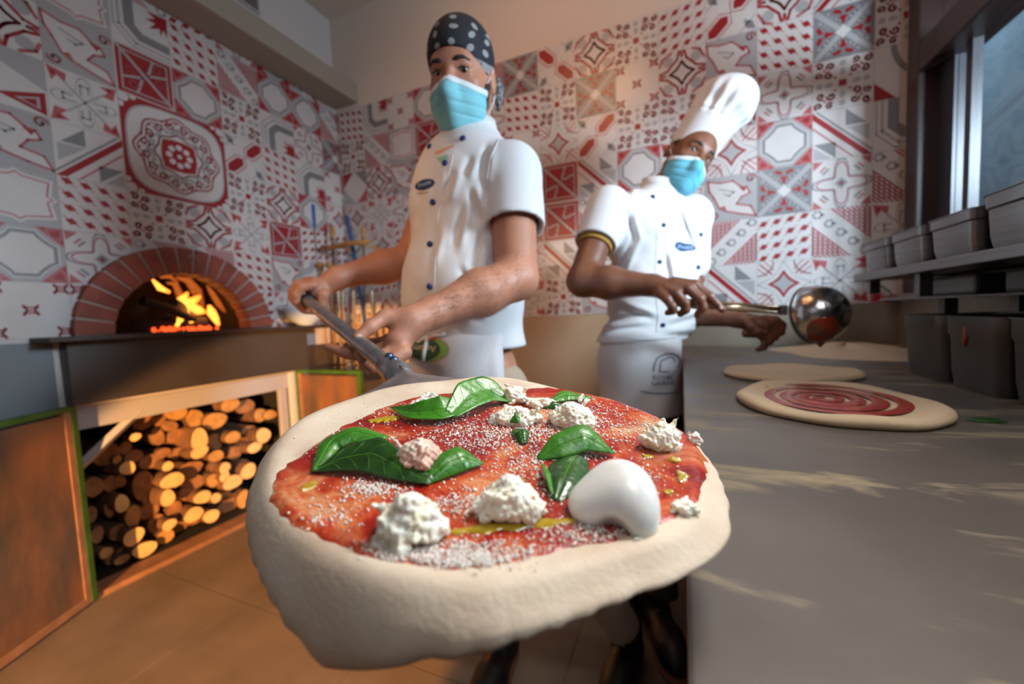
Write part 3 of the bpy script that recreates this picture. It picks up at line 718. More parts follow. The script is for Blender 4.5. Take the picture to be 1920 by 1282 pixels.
setp(k.build('embers', EMB), 'bed of small glowing red embers under the fire', 'embers', kind='stuff')
def flame_mat(name, c0, c1, s0, s1):
    m = bpy.data.materials.new(name); m.use_nodes = True; nt = m.node_tree; nt.nodes.clear()
    out = nt.nodes.new('ShaderNodeOutputMaterial'); em = nt.nodes.new('ShaderNodeEmission'); tr = nt.nodes.new('ShaderNodeBsdfTransparent'); mx = nt.nodes.new('ShaderNodeMixShader')
    lw = nt.nodes.new('ShaderNodeLayerWeight'); lw.inputs[0].default_value = 0.45; cr = nt.nodes.new('ShaderNodeValToRGB')
    cr.color_ramp.elements[0].color = (*c0, 1); cr.color_ramp.elements[1].color = (*c1, 1)
    cr.color_ramp.elements[0].position = 0.05; cr.color_ramp.elements[1].position = 0.6
    nt.links.new(lw.outputs['Facing'], cr.inputs[0]); nt.links.new(cr.outputs[0], em.inputs[0]); em.inputs[1].default_value = s0
    mr = nt.nodes.new('ShaderNodeMapRange'); mr.inputs[1].default_value = 0.3; mr.inputs[2].default_value = 1.0; mr.inputs[3].default_value = 0.0; mr.inputs[4].default_value = s1
    nt.links.new(lw.outputs['Facing'], mr.inputs[0]); nt.links.new(mr.outputs[0], mx.inputs[0])
    nt.links.new(em.outputs[0], mx.inputs[1]); nt.links.new(tr.outputs[0], mx.inputs[2]); nt.links.new(mx.outputs[0], out.inputs[0]); return m
FY = flame_mat('yellow_flame', (1.0, 0.50, 0.06), (1.0, 0.20, 0.02), 2.6, 0.6); FO = flame_mat('orange_flame', (0.9, 0.20, 0.03), (0.5, 0.06, 0.01), 0.6, 0.95)
def tongue(pts, rs, m, kind):
    k = MB(); k.tube(pts, rs, 14)
    setp(k.build('flame', m, smooth=True), kind, 'flame', 'flames in the oven')
FL = [([(330, 612), (347, 585), (352, 570), (375, 555)], [4, 9, 12, 3], FY, .24), ([(347, 592), (350, 575), (342, 560), (352, 548)], [5, 10, 9, 2], FY, .22), ([(352, 572), (372, 582), (384, 585)], [8, 10, 4], FY, .22),
      ([(392, 572), (396, 585), (404, 598), (410, 610)], [3, 9, 7, 3], FY, .2), ([(356, 600), (358, 601), (364, 602)], [3, 6, 3], FY, .2), ([(286, 524), (300, 540), (318, 548)], [2, 6, 3], FY, .26),
      ([(312, 530), (328, 532), (336, 550), (342, 572)], [2, 6, 7, 3], FO, .3), ([(330, 520), (352, 525), (368, 545), (380, 575)], [2, 8, 11, 5], FO, .35), ([(388, 535), (398, 550), (410, 570), (422, 585)], [2, 6, 7, 3], FO, .3), ([(357, 545), (362, 545), (368, 552)], [3, 6, 3], FO, .2), ([(300, 520), (318, 518), (334, 530)], [2, 5, 3], FO, .33)]
FLB = ['tall bright yellow flame rising in the middle of the fire', 'bright yellow flame tongue curling up in the middle of the fire', 'short bright yellow flame sloping right from the middle of the fire', 'bright yellow flame leaning right, rightmost bright one in the oven', 'tiny yellow flame low at the front of the fire', 'small yellow flame at the upper left of the oven mouth, apart from the rest',
 'dim orange flame wisp sloping down from the upper left of the oven mouth', 'dim orange flame band across the top of the fire', 'dim orange flame wisp at the right behind the rightmost bright flame', 'small orange flame just above the brightest yellow ones', 'thin orange flame wisp nearest the crown of the oven vault']
for pts, rs, m, dx in FL:
    tongue([onx(px, py, XL-dx) for px, py in pts], [r*(2.0)/747*0.95 for r in rs], m, FLB[FL.index((pts, rs, m, dx))])
point('fire_light', (XL-0.2, 1.25, 1.13), 2.2, (1.0, 0.35, 0.08), 0.05)
# hearth shelf and front panel
shelf = box('oven_shelf', (XL, 0.62, 1.003), (XL+0.15, 1.80, 1.022), mat('dark_bronze_ledge', (0.045, 0.03, 0.025), 0.5, 0.4), bevel=0.003)
setp(shelf, 'dark metal ledge running below the oven mouth', 'shelf')
fas = box('oven_front_panel', (XL, 0.69, 0.765), (XL+0.06, 1.70, 1.003), mat('brown_grey_panel', (0.085, 0.072, 0.065), 0.45, 0.4, var=0.25, vscale=3), bevel=0.003)
setp(fas, 'wide grey metal panel between the oven ledge and the wood store', 'panel')
sp = box('side_panel', (XL, 0.0, 0.0), (XL+0.012, 0.67, 1.005), mat('blue_grey_panel', (0.15, 0.165, 0.18), 0.5, 0.2)); setp(sp, 'flat blue grey panel on the wall left of the wood store', 'panel')
# pale bowl on the ledge
k = MB(); bc = onx(541, 566, XL+0.06)
k.lathe([(r_*1.3, z*1.35) for r_, z in [(0.0, 0.0), (0.030, 0.0), (0.034, 0.006), (0.062, 0.024), (0.082, 0.055), (0.087, 0.080), (0.084, 0.080), (0.079, 0.056), (0.058, 0.027), (0.0, 0.010)]], (XL+0.116, 1.655, 1.0225), n=48)
setp(k.build('bowl', WHITEC, smooth=True), 'pale blue white bowl on the oven ledge beside the brick arch', 'bowl')

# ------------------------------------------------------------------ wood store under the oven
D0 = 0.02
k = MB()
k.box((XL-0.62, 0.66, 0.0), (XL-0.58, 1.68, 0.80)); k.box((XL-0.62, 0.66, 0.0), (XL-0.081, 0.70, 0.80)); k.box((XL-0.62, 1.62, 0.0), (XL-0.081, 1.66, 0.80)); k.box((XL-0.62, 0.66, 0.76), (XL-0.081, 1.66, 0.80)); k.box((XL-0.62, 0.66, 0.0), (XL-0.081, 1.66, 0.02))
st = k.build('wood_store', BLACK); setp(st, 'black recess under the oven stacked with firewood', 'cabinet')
box('sill', (XL-0.08, 0.70, 0.0), (XL+0.02, 1.62, 0.022), RUSTL, st)
GF = mat('pale_grey_metal', (0.42, 0.42, 0.45), 0.5, 0.1)
k = MB(); k.box((XL-0.05, 0.70, 0.66), (XL-0.02, 1.62, 0.745)); k.box((XL-0.05, 1.56, 0.02), (XL-0.02, 1.60, 0.66))
a = np.array([XL-0.035, 0.70, 0.50]); b = np.array([XL-0.035, 0.92, 0.69])
k.build('frame_rail', GF, st, bevel=0.002)
k = MB(); k.tube([a, b], 0.018, 4); k.build('frame_brace', GF, st)
# firewood
LG_ = [(645,185,75,45,1),(760,215,60,60,1),(900,225,95,60,1),(985,130,60,50,1),(1080,140,60,50,0),(1180,190,45,55,1),(1250,195,50,35,1),(1195,325,50,50,2),(1140,400,50,35,2),(1000,330,50,50,1),(1100,290,45,30,0),(525,340,50,70,0),(440,240,80,50,0),(530,220,50,50,0),(660,320,80,55,0),(790,350,60,75,2),(790,430,60,40,2),(660,430,70,45,0),(890,365,50,60,0),(895,455,50,40,1),(1020,430,55,50,0),(385,335,38,28,2),(375,450,60,60,0),(270,480,30,30,1),(335,530,50,50,2),(490,480,80,60,0),(745,530,100,50,0),(590,520,40,30,2),(620,610,75,55,2),(430,640,65,110,0),(950,530,35,40,2),(950,585,35,35,2),(1000,620,60,50,2),(1100,550,55,50,2),(870,610,50,50,1),(740,630,90,60,0),(590,720,50,55,2),(810,715,55,45,2),(895,720,35,32,2),(1000,745,55,45,0),(300,755,50,60,2),(215,790,40,60,0),(380,830,60,80,1),(470,800,60,60,0),(640,800,55,65,0),(755,825,58,52,2),(865,835,52,45,2),(970,845,60,45,0),(1070,780,40,60,1),(525,880,60,70,0),(600,890,45,38,2),(660,915,60,55,0),(785,925,75,50,0),(275,935,55,55,0),(375,965,65,60,2),(575,990,55,50,1),(445,1045,78,50,2),(305,1050,42,28,0),(205,1060,45,45,1),(303,1120,48,38,1),(220,1130,40,30,0),(130,640,70,80,0),(200,430,90,100,0),(110,820,50,60,0),(150,950,50,60,0),(230,620,50,70,0),(290,620,40,50,0),(560,660,40,40,0),(560,430,50,40,0),(700,700,50,50,0),(900,530,40,50,0),(480,720,50,50,0),(600,270,60,40,0),(330,400,50,50,0),(820,270,60,50,0),(940,680,50,40,0),(1060,500,45,40,0),(1060,700,45,40,0)]
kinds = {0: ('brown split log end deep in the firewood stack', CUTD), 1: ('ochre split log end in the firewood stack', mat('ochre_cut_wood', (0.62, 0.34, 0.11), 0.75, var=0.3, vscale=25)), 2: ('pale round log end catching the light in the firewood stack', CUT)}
LOGN = {}
def log_label(X, Y, kd, wedge, rx, ry):
    row = ['top layer', 'second layer', 'upper middle', 'middle', 'lower middle', 'last but one layer', 'bottom layer'][min(6, max(0, int((Y-130+0.33*(X-700))/150)))]
    side_ = ['far left', 'left', 'centre left', 'centre', 'centre right', 'right', 'far right'][min(6, int(X/190))]
    look = ['brown', 'ochre', 'pale'][kd]+(' split' if wedge else ' round')+(' large' if rx+ry > 140 else ' small' if rx+ry < 80 else '')
    return f"{look} log end, {side_} of the {row} of firewood"
placed = []
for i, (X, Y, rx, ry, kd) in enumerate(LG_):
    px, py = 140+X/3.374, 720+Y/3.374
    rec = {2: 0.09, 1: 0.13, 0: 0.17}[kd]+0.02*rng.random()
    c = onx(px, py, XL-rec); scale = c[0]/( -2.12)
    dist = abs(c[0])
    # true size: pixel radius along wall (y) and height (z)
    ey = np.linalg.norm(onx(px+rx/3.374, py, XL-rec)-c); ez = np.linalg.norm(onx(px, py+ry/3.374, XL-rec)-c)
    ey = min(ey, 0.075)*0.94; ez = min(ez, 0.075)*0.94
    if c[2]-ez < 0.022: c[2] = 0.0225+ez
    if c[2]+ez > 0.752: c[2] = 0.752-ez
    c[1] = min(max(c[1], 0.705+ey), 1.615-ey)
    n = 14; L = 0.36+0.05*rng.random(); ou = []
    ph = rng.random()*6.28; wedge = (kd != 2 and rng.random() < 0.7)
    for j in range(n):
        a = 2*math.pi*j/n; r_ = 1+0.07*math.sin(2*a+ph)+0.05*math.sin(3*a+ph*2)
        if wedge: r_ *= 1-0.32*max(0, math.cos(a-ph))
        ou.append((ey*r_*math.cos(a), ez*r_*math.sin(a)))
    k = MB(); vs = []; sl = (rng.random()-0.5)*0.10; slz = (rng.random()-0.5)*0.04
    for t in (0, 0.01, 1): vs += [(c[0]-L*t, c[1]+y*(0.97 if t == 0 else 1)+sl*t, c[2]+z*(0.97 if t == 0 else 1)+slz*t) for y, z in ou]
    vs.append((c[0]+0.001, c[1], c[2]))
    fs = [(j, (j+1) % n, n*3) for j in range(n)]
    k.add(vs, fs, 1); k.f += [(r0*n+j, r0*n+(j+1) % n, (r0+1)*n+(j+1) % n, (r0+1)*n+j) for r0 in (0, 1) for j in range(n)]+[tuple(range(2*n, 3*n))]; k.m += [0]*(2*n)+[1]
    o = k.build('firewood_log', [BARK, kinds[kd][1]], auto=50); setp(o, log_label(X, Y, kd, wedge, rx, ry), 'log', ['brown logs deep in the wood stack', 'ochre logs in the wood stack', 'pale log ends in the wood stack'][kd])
_by = {}
for o in COL.objects:
    if o.name.startswith('firewood_log'): _by.setdefault(o['label'], []).append(o)
for lb, os_ in _by.items():
    if len(os_) > 1:
        os_.sort(key=lambda o: -sum(v.co.z for v in o.data.vertices)/len(o.data.vertices))
        for o, wd in zip(os_, ('upper one', 'lower one') if len(os_) == 2 else ('upper one', 'second down', 'third down', 'fourth down', 'fifth down')): o['label'] = lb+', '+wd
# hinged doors of the store
def door(name, h, d, wdt, z0, z1, label, knob=False):
    h = np.array(h, float); d = _n(d); nrm = np.cross(d, [0, 0, 1.0])
    t = 0.025; e = empty(name, (h[0], h[1], z0), label, 'cabinet door')
    def slab(nm, u0, u1, a0, a1, w0, w1, m):
        k = MB(); q = [h+d*u0+np.array([0, 0, a0]), h+d*u1+np.array([0, 0, a0]), h+d*u1+np.array([0, 0, a1]), h+d*u0+np.array([0, 0, a1])]
        k.prism([p+nrm*w0 for p in q], nrm*(w1-w0)); return k.build(nm, m, e, bevel=0.0015)
    slab('door_panel', 0.04, wdt-0.03, z0+0.03, z1-0.03, -t/2+0.004, t/2-0.004, RUST)
    k = MB()
    for u0, u1, a0, a1 in ((0, 0.022, z0, z1), (wdt-0.022, wdt, z0, z1), (0.022, wdt-0.022, z1-0.02, z1)):
        q = [h+d*u0+np.array([0, 0, a0]), h+d*u1+np.array([0, 0, a0]), h+d*u1+np.array([0, 0, a1]), h+d*u0+np.array([0, 0, a1])]
        k.prism([p-nrm*t/2 for p in q], nrm*t)
    k.build('door_frame', GREEN, e, bevel=0.0015)
    slab('edge_strip', 0.022, 0.045, z0+0.02, z1-0.02, -t/2+0.001, t/2-0.001, RUSTL)
    slab('bottom_rail', 0.022, wdt-0.022, z0, z0+0.03, -t/2+0.002, t/2-0.002, RUSTL)
    if knob:
        c = h+d*(wdt+0.0)+np.array([0, 0, z1-0.06]); k = MB(); k.lathe([(0, 0), (0.012, 0), (0.012, 0.01), (0.03, 0.018), (0.033, 0.03), (0.022, 0.042), (0, 0.046)], c-nrm*t/2, axis=-nrm if True else nrm); k.build('knob', mat('bronze_knob', (0.25, 0.15, 0.08), 0.3, 0.9), e, smooth=True)
    return e
door('store_door', (XL+0.026, 0.700, 0), (0.46, -0.88, 0), 0.62, 0.012, 0.765, 'rusty brown cabinet door with green frame standing open at left of the wood store')
door('store_door', (XL+0.005, 1.655, 0), (1, -0.0, 0), 0.50, 0.012, 0.765, 'rusty brown door with green frame standing open at the far side of the wood store')
# door knob seen past the peel
k = MB(); c = ony(722, 712, 1.60); k.lathe([(0, 0), (0.014, 0), (0.014, 0.012), (0.034, 0.018), (0.037, 0.03), (0.03, 0.04), (0, 0.046)], (c[0], 1.645, c[2]), axis=(0, -1, 0.1)); 
k.tube([(c[0], 1.645, c[2]), (c[0], YB-0.012, c[2])], 0.012, 10)
setp(k.build('round_valve', mat('bronze_knob2', (0.30, 0.20, 0.12), 0.3, 0.9), smooth=True), 'round bronze knob on a rod just behind the peel socket', 'knob')

# ------------------------------------------------------------------ tools in the corner
def tool(name, label, parts, base):
    e = empty(name, base, label, 'tool')
    for nm, pts, r, m in parts:
        k = MB(); k.tube(pts, r, 12); k.build(nm, m, e, smooth=False)
    return e
def T3(px, py, y): return ony(px, py, y)
for (x0, y0, x1, y1, lab) in ((562, 378, 583, 560, 'long thin steel oven tool with blue grip, left of the two blue grips'), (586, 383, 597, 560, 'long thin steel oven tool with blue grip, right of the two blue grips')):
    Y = 1.86; t = 0.20; q = lambda s: T3(x0+(x1-x0)*s, y0+(y1-y0)*s, Y)
    tool('oven_rake', lab, [('grip', [q(0), q(0.03), q(0.22), q(0.24)], [0.010, 0.014, 0.013, 0.010], BLUE), ('rod', [q(0.22), q(2.0)], 0.007, STEEL)], q(2.0))
Y = 1.92
tool('oven_peel_pole', 'blue pole of a long oven tool leaning in the corner behind the wooden bar', [('pole', [T3(650, 405, Y), T3(668, 500, Y), T3(690, 640, Y)], [0.014, 0.013, 0.012], mat('dark_blue_pole', (0.008, 0.055, 0.17), 0.4))], T3(690, 640, Y))
for px, lab in ((623, 'wooden tipped rod behind the bar, left one'), (680, 'wooden tipped rod behind the bar, right one')):
    tool('oven_brush', lab, [('handle', [T3(px, 424, Y), T3(px+1, 428, Y), T3(px+1, 446, Y)], [0.008, 0.013, 0.011], WOOD), ('rod', [T3(px+1, 446, Y), T3(px+6, 690, Y)], 0.006, STEEL)], T3(px+6, 690, Y))
k = MB(); k.tube([T3(603, 463, 1.85), T3(620, 464, 1.85), T3(650, 457, 1.85), T3(690, 453, 1.85)], [0.012, 0.015, 0.015, 0.014], 12)
for px in (612, 682): k.tube([T3(px, 460, 1.85), (T3(px, 460, 1.85)[0], YB-0.02, T3(px, 460, 1.85)[2])], 0.006, 8)
setp(k.build('wooden_hanging_bar', WOOD, smooth=True), 'short ochre wooden bar fixed across the corner holding the oven tools', 'rack')
for px in (601, 617):
    k = MB(); c = T3(px, 497, 1.85); k.lathe([(0, -0.02), (0.018, -0.015), (0.024, 0), (0.018, 0.015), (0, 0.02)], c, axis=(0.3, 0, 1)); k.tube([c, c+np.array([0, 0, -0.5])], 0.006, 8)
    setp(k.build('wooden_knobbed_rod', WOOD, smooth=True), 'tool with a round wooden knob, '+('left' if px < 610 else 'right')+' one of the pair under the wooden bar', 'tool', 'knobbed tools below the wooden bar')
WARMR = mat('warm_lit_steel', (0.45, 0.33, 0.22), 0.35, 0.8)  # steel rods with the warm light on them put into the colour
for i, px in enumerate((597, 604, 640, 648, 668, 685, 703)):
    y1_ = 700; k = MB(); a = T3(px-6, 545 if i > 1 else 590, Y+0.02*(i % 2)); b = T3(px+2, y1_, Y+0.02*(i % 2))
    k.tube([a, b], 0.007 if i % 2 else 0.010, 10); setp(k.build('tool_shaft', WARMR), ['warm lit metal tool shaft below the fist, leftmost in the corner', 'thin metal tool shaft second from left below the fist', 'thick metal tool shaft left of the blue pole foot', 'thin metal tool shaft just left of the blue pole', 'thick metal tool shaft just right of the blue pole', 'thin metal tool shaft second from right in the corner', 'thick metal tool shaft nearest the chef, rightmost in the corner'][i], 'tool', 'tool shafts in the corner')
k = MB(); c0 = T3(590, 640, 1.8); c1 = T3(712, 720, 1.98)
k.box((c0[0], 1.74, 0.62), (c1[0], 2.02, 0.66)); k.box((c0[0], 1.74, 0.0), (c0[0]+0.02, 2.02, 0.62)); k.box((c1[0]-0.02, 1.74, 0.0), (c1[0], 2.02, 0.62)); k.box((c0[0], 1.74, 0.66), (c0[0]+0.01, 2.02, 0.9))
setp(k.build('tool_stand', STEELD), 'dark metal stand in the corner holding the oven tools', 'stand')
gr = MB(); gv = [onx(425, 0, XL), onx(487, 37, XL)]
gr.box((XL, 1.36, 2.73), (XL+0.012, 1.60, 2.90)); o = gr.build('vent_grille', mat('grille_frame', (0.42, 0.40, 0.41), 0.6), bevel=0.003); setp(o, 'small louvred vent grille high on the white wall above the beam', 'vent')
for i in range(10):
    z = 2.745+0.0145*i; k = MB(); k.box((XL+0.012, 1.375, z), (XL+0.018, 1.475, z+0.008)); k.box((XL+0.012, 1.485, z), (XL+0.018, 1.585, z+0.008)); k.build('louvre', mat('louvre_grey', (0.13, 0.12, 0.12), 0.6), o) if i == 0 else k.build('louvre', bpy.data.materials['louvre_grey'], o)
# ------------------------------------------------------------------ counter on the right
ctop = mat('steel_worktop', (0.150, 0.124, 0.104), 0.45, 0.3, bump=0.08, bscale=60, var=0.30, vscale=5)
nt = ctop.node_tree; b = nt.nodes['Principled BSDF']   # dusting of flour, worn streaks across the steel
tc = nt.nodes['Texture Coordinate']; mp = nt.nodes.new('ShaderNodeMapping'); mp.inputs['Scale'].default_value = (2.4, 7.0, 1); mp.inputs['Rotation'].default_value = (0, 0, 0.6)
n1 = nt.nodes.new('ShaderNodeTexNoise'); n1.inputs['Scale'].default_value = 1.6; n1.inputs['Detail'].default_value = 9; n1.inputs['Roughness'].default_value = 0.68; n1.inputs['Distortion'].default_value = 0.6
cr = nt.nodes.new('ShaderNodeValToRGB'); cr.color_ramp.elements[0].position = 0.50; cr.color_ramp.elements[1].position = 0.68
mx = nt.nodes.new('ShaderNodeMixRGB'); mx.inputs['Color2'].default_value = (0.36, 0.28, 0.17, 1)
old = b.inputs['Base Color'].links[0].from_socket
nt.links.new(tc.outputs['Object'], mp.inputs[0]); nt.links.new(mp.outputs[0], n1.inputs['Vector']); nt.links.new(n1.outputs[0], cr.inputs[0]); nt.links.new(cr.outputs[0], mx.inputs['Fac'])
nt.links.new(old, mx.inputs['Color1']); nt.links.new(mx.outputs[0], b.inputs['Base Color'])
mr = nt.nodes.new('ShaderNodeMapRange'); mr.inputs[3].default_value = 0.40; mr.inputs[4].default_value = 0.85; nt.links.new(cr.outputs[0], mr.inputs[0]); nt.links.new(mr.outputs[0], b.inputs['Roughness'])
ZT = 0.85
wt = box('worktop', (0.0, -0.35, ZT-0.04), (XR-0.001, YB-0.014, ZT), ctop, bevel=0.003); setp(wt, 'long grey steel worktop dusted with flour along the right wall', 'worktop')
cb = box('counter_base', (0.05, -0.35, 0.10), (XR-0.002, YB-0.014, ZT-0.04), STEELD); setp(cb, 'dark steel counter base under the floured worktop', 'cabinet')
box('plinth', (0.10, -0.33, 0.0), (XR-0.002, YB-0.02, 0.10), BLACK, cb)
k = MB(); k.box((0.0, YB-0.012, ZT), (XR-0.012, YB-0.0005, 1.018)); k.box((XR-0.012, -0.35, ZT), (XR-0.001, YB-0.0005, 1.05)); k.box((XR-0.05, -0.35, 1.035), (XR-0.012, YB-0.012, 1.05))
us = k.build('upstand', mat('tan_steel_upstand', (0.32, 0.27, 0.21), 0.4, 0.5, var=0.2)); setp(us, 'steel upstand behind the worktop along back and right walls', 'upstand')
# raised shelf
sh = empty('steel_shelf', (0.65, 1.0, 1.10), 'raised steel shelf over the worktop carrying a row of pans', 'shelf')
box('shelf_board', (0.50, -0.3, 1.090), (XR-0.06, 1.60, 1.112), STEEL, sh, bevel=0.002)
box('shelf_board', (0.60, -0.3, 1.028), (XR-0.06, 1.70, 1.034), STEEL, sh, bevel=0.001)
for y in (1.58, 1.30, 0.9, 0.2):
    box('post', (0.53, y-0.012, 1.0505 if y > 1.5 else 1.034), (0.555, y+0.012, 1.090), STEELD, sh)
    box('post', (0.70, y-0.015, ZT), (0.73, y+0.015, 1.090), STEELD, sh)
for y in (0.35, 0.75, 1.05, 1.4):
    o = box('dark_tray', (0.62, y-0.13, 1.0345), (0.74, y+0.13, 1.083), STEELD, None, bevel=0.008)
    setp(o, 'dark steel tray in the gap under the raised shelf, '+{0.35: 'nearest the camera', 0.75: 'second from the camera', 1.05: 'third from the camera', 1.4: 'farthest from the camera'}[y], 'tray', 'trays under the raised shelf')
def pan(name, c, sx, sy, h, label, m=STEEL, group=None):
    """open gastronorm pan: rounded walls, stacking step, flat rim"""
    cx, cy, cz = c
    def rr(ax, ay, r, z, n=5):
        out = []
        for qx, qy, a0 in ((1, 1, 0), (-1, 1, 90), (-1, -1, 180), (1, -1, 270)):
            for i in range(n+1):
                a = math.radians(a0+90*i/n); out.append((cx+qx*(ax-r)+r*math.cos(a), cy+qy*(ay-r)+r*math.sin(a), cz+z))
        return out
    e = empty(name, (cx, cy, cz), label, 'pan', group)
    prof = [(0.80, 0.010, 0.0), (0.86, 0.02, 0.004), (0.90, 0.02, 0.25), (0.925, 0.02, 0.72), (0.96, 0.022, 0.76), (0.965, 0.022, 0.985)]
    rings = [rr(sx*f, sy*f, r, z*h if z > 0.01 else z*h) for f, r, z in prof]
    inner = [rr(sx*f-0.0015, sy*f-0.0015, r, z*h+0.002) for f, r, z in prof[::-1]]
    allr = rings+inner; N = len(rings[0]); k = MB()
    k.add([p for r in allr for p in r], [(i*N+j, i*N+(j+1) % N, (i+1)*N+(j+1) % N, (i+1)*N+j) for i in range(len(allr)-1) for j in range(N)]+[tuple(range(N-1, -1, -1)), tuple((len(allr)-1)*N+j for j in range(N))])
    k.build('pan_body', m, e, auto=35)
    k = MB(); a = rr(sx*0.965, sy*0.965, 0.022, h*0.985); b = rr(sx, sy, 0.026, h*0.985); a2 = rr(sx*0.965, sy*0.965, 0.022, h); b2 = rr(sx, sy, 0.026, h)
    k.add(a+b+b2+a2, [(r0*N+j, r0*N+(j+1) % N, ((r0+1) % 4)*N+(j+1) % N, ((r0+1) % 4)*N+j) for r0 in range(4) for j in range(N)])
    k.build('pan_rim', m, e); return e
labs = ['deep steel container on the worktop, farthest of the row from the camera', 'deep steel container on the worktop with an orange sauce drip on its side', 'deep steel container on the worktop between the dripped one and the nearest ones', 'deep steel container on the worktop, nearest of the row and cut by the photo edge', 'deep steel container hidden beyond the right photo edge']
for i in range(4):
    y = 1.205-0.172*i; e = pan('food_container', (0.585, y, ZT+0.0003), 0.092, 0.084, 0.142, labs[i], mat('grey_container_%d' % i, (0.135, 0.12, 0.108), 0.38, 0.75, var=0.25, vscale=6), 'deep containers on the worktop')
    if i == 1:
        k = MB(); c = np.array([0.585-0.0862, y+0.01, ZT+0.105]); k.tube([c+np.array([-0.001, 0, 0.018]), c, c+np.array([0.001, 0.006, -0.02])], [0.003, 0.004, 0.003], 8); k.build('sauce_drip', mat('dried_sauce', (0.35, 0.07, 0.02), 0.6), e, smooth=True)
labs = ['shallow steel pan on the raised shelf, farthest of the row', 'shallow steel pan on the raised shelf, second from the far end', 'brightly lit steel pan on the raised shelf, third from the far end', 'steel pan on the raised shelf, fourth from the far end', 'steel pan on the raised shelf next to the photo edge', 'steel pan on the raised shelf nearest the camera']
for i in range(6):
    y = 1.50-0.178*i; pan('shelf_pan', (0.607, y, 1.1125), 0.098, 0.085, 0.088 if i < 3 else 0.10, labs[i], STEEL, 'pans on the raised shelf')
# raw dough discs lying on the worktop
DOUGHB = mat('resting_dough', (0.62, 0.46, 0.29), 0.75, sss=0.1, bump=0.25, bscale=60, var=0.12)
def disc(name, c, rx, ry, th, rot, label):
    e = empty(name, (c[0], c[1], ZT), label, 'pizza base'); k = MB(); n = 72; vs = []; r_ = random.Random(int(c[1]*100))
    ph = [r_.random()*6.28 for _ in range(3)]
    prof = [(0.0, 0.45), (0.4, 0.48), (0.75, 0.6), (0.88, 0.95), (0.95, 1.0), (1.0, 0.75), (1.015, 0.4), (0.99, 0.05), (0.9, 0.01)]
    for f, z in prof:
        for j in range(n):
            a = 2*math.pi*j/n; w_ = 1+0.03*math.sin(2*a+ph[0])+0.02*math.sin(3*a+ph[1])+0.008*math.sin(9*a+ph[2])
            x, y = rx*f*w_*math.cos(a), ry*f*w_*math.sin(a)
            vs.append((c[0]+x*math.cos(rot)-y*math.sin(rot), c[1]+x*math.sin(rot)+y*math.cos(rot), ZT+0.0005+th*z*(1+0.15*math.sin(5*a+ph[1])*f)))
    k.add(vs, [(i*n+j, i*n+(j+1) % n, (i+1)*n+(j+1) % n, (i+1)*n+j) for i in range(len(prof)-1) for j in range(n)]+[tuple((len(prof)-1)*n+j for j in range(n))])
    k.build('dough_disc', DOUGHB, e, smooth=True); return e
def flat_tube(k, pts, r, n=8, sq=0.4, m=0):
    o = len(k.v); k.tube(pts, r, n, m)
    z0 = pts[0][2]
    for i in range(o, len(k.v)): v = k.v[i]; k.v[i] = (v[0], v[1], z0+(v[2]-z0)*sq)
d1 = disc('dough_base', (0.235, 0.855, ZT), 0.135, 0.172, 0.016, 0.12, 'raw pizza base spread with a spiral of red sauce on the worktop')
def sauce_spiral(cx, cy, rx, ry, z, parent, turns, m):
    k = MB(); N = 150; vs = []; fs = []
    for i in range(N+1):
        t = i/N; a = turns*2*math.pi*t+1.2; r0 = max(0.02, t-0.09+0.03*math.sin(9*t)); r1 = t+0.085+0.025*math.sin(23*t)
        for q, rad in enumerate((r0, (r0+r1)/2, r1)):
            vs.append((cx+rx*rad*math.cos(a), cy+ry*rad*math.sin(a), z+(0.0015 if q == 1 else 0.0)+0.0022*t))
    for i in range(N):
        for q in range(2): fs.append((i*3+q, i*3+q+1, (i+1)*3+q+1, (i+1)*3+q))
    k.add(vs, fs); return k.build('sauce_spiral', m, parent, smooth=True)
SAUCE2 = mat('tomato_sauce', (0.30, 0.022, 0.018), 0.25, bump=0.5, bscale=60, color2=(0.42, 0.06, 0.03), vscale=30, coat=0.3)
sauce_spiral(0.232, 0.862, 0.108, 0.135, ZT+0.0098, d1, 4.2, SAUCE2)
d2 = disc('dough_base', (0.245, 1.19, ZT), 0.15, 0.125, 0.014, 0.1, 'plain raw pizza base behind the sauced one on the worktop')
# heap of flour and a scraped basil leaf at the back
k = MB(); n = 40; vs = []
for f, z in ((0, 1), (0.3, 0.9), (0.6, 0.55), (0.85, 0.2), (1, 0)):
    for j in range(n):
        a = 2*math.pi*j/n; w_ = 1+0.12*math.sin(3*a)+0.08*math.sin(5*a+1); vs.append((0.53+0.20*f*w_*math.cos(a), 1.76+0.24*f*w_*math.sin(a), ZT+0.0004+0.030*z*(1+0.2*math.sin(4*a))))
k.add(vs, [(i*n+j, i*n+(j+1) % n, (i+1)*n+(j+1) % n, (i+1)*n+j) for i in range(4) for j in range(n)])
setp(k.build('flour_heap', mat('bench_flour', (0.60, 0.50, 0.36), 0.95, bump=0.5, bscale=60), smooth=True), 'low heap of pale flour at the far end of the worktop', 'flour', kind='stuff')
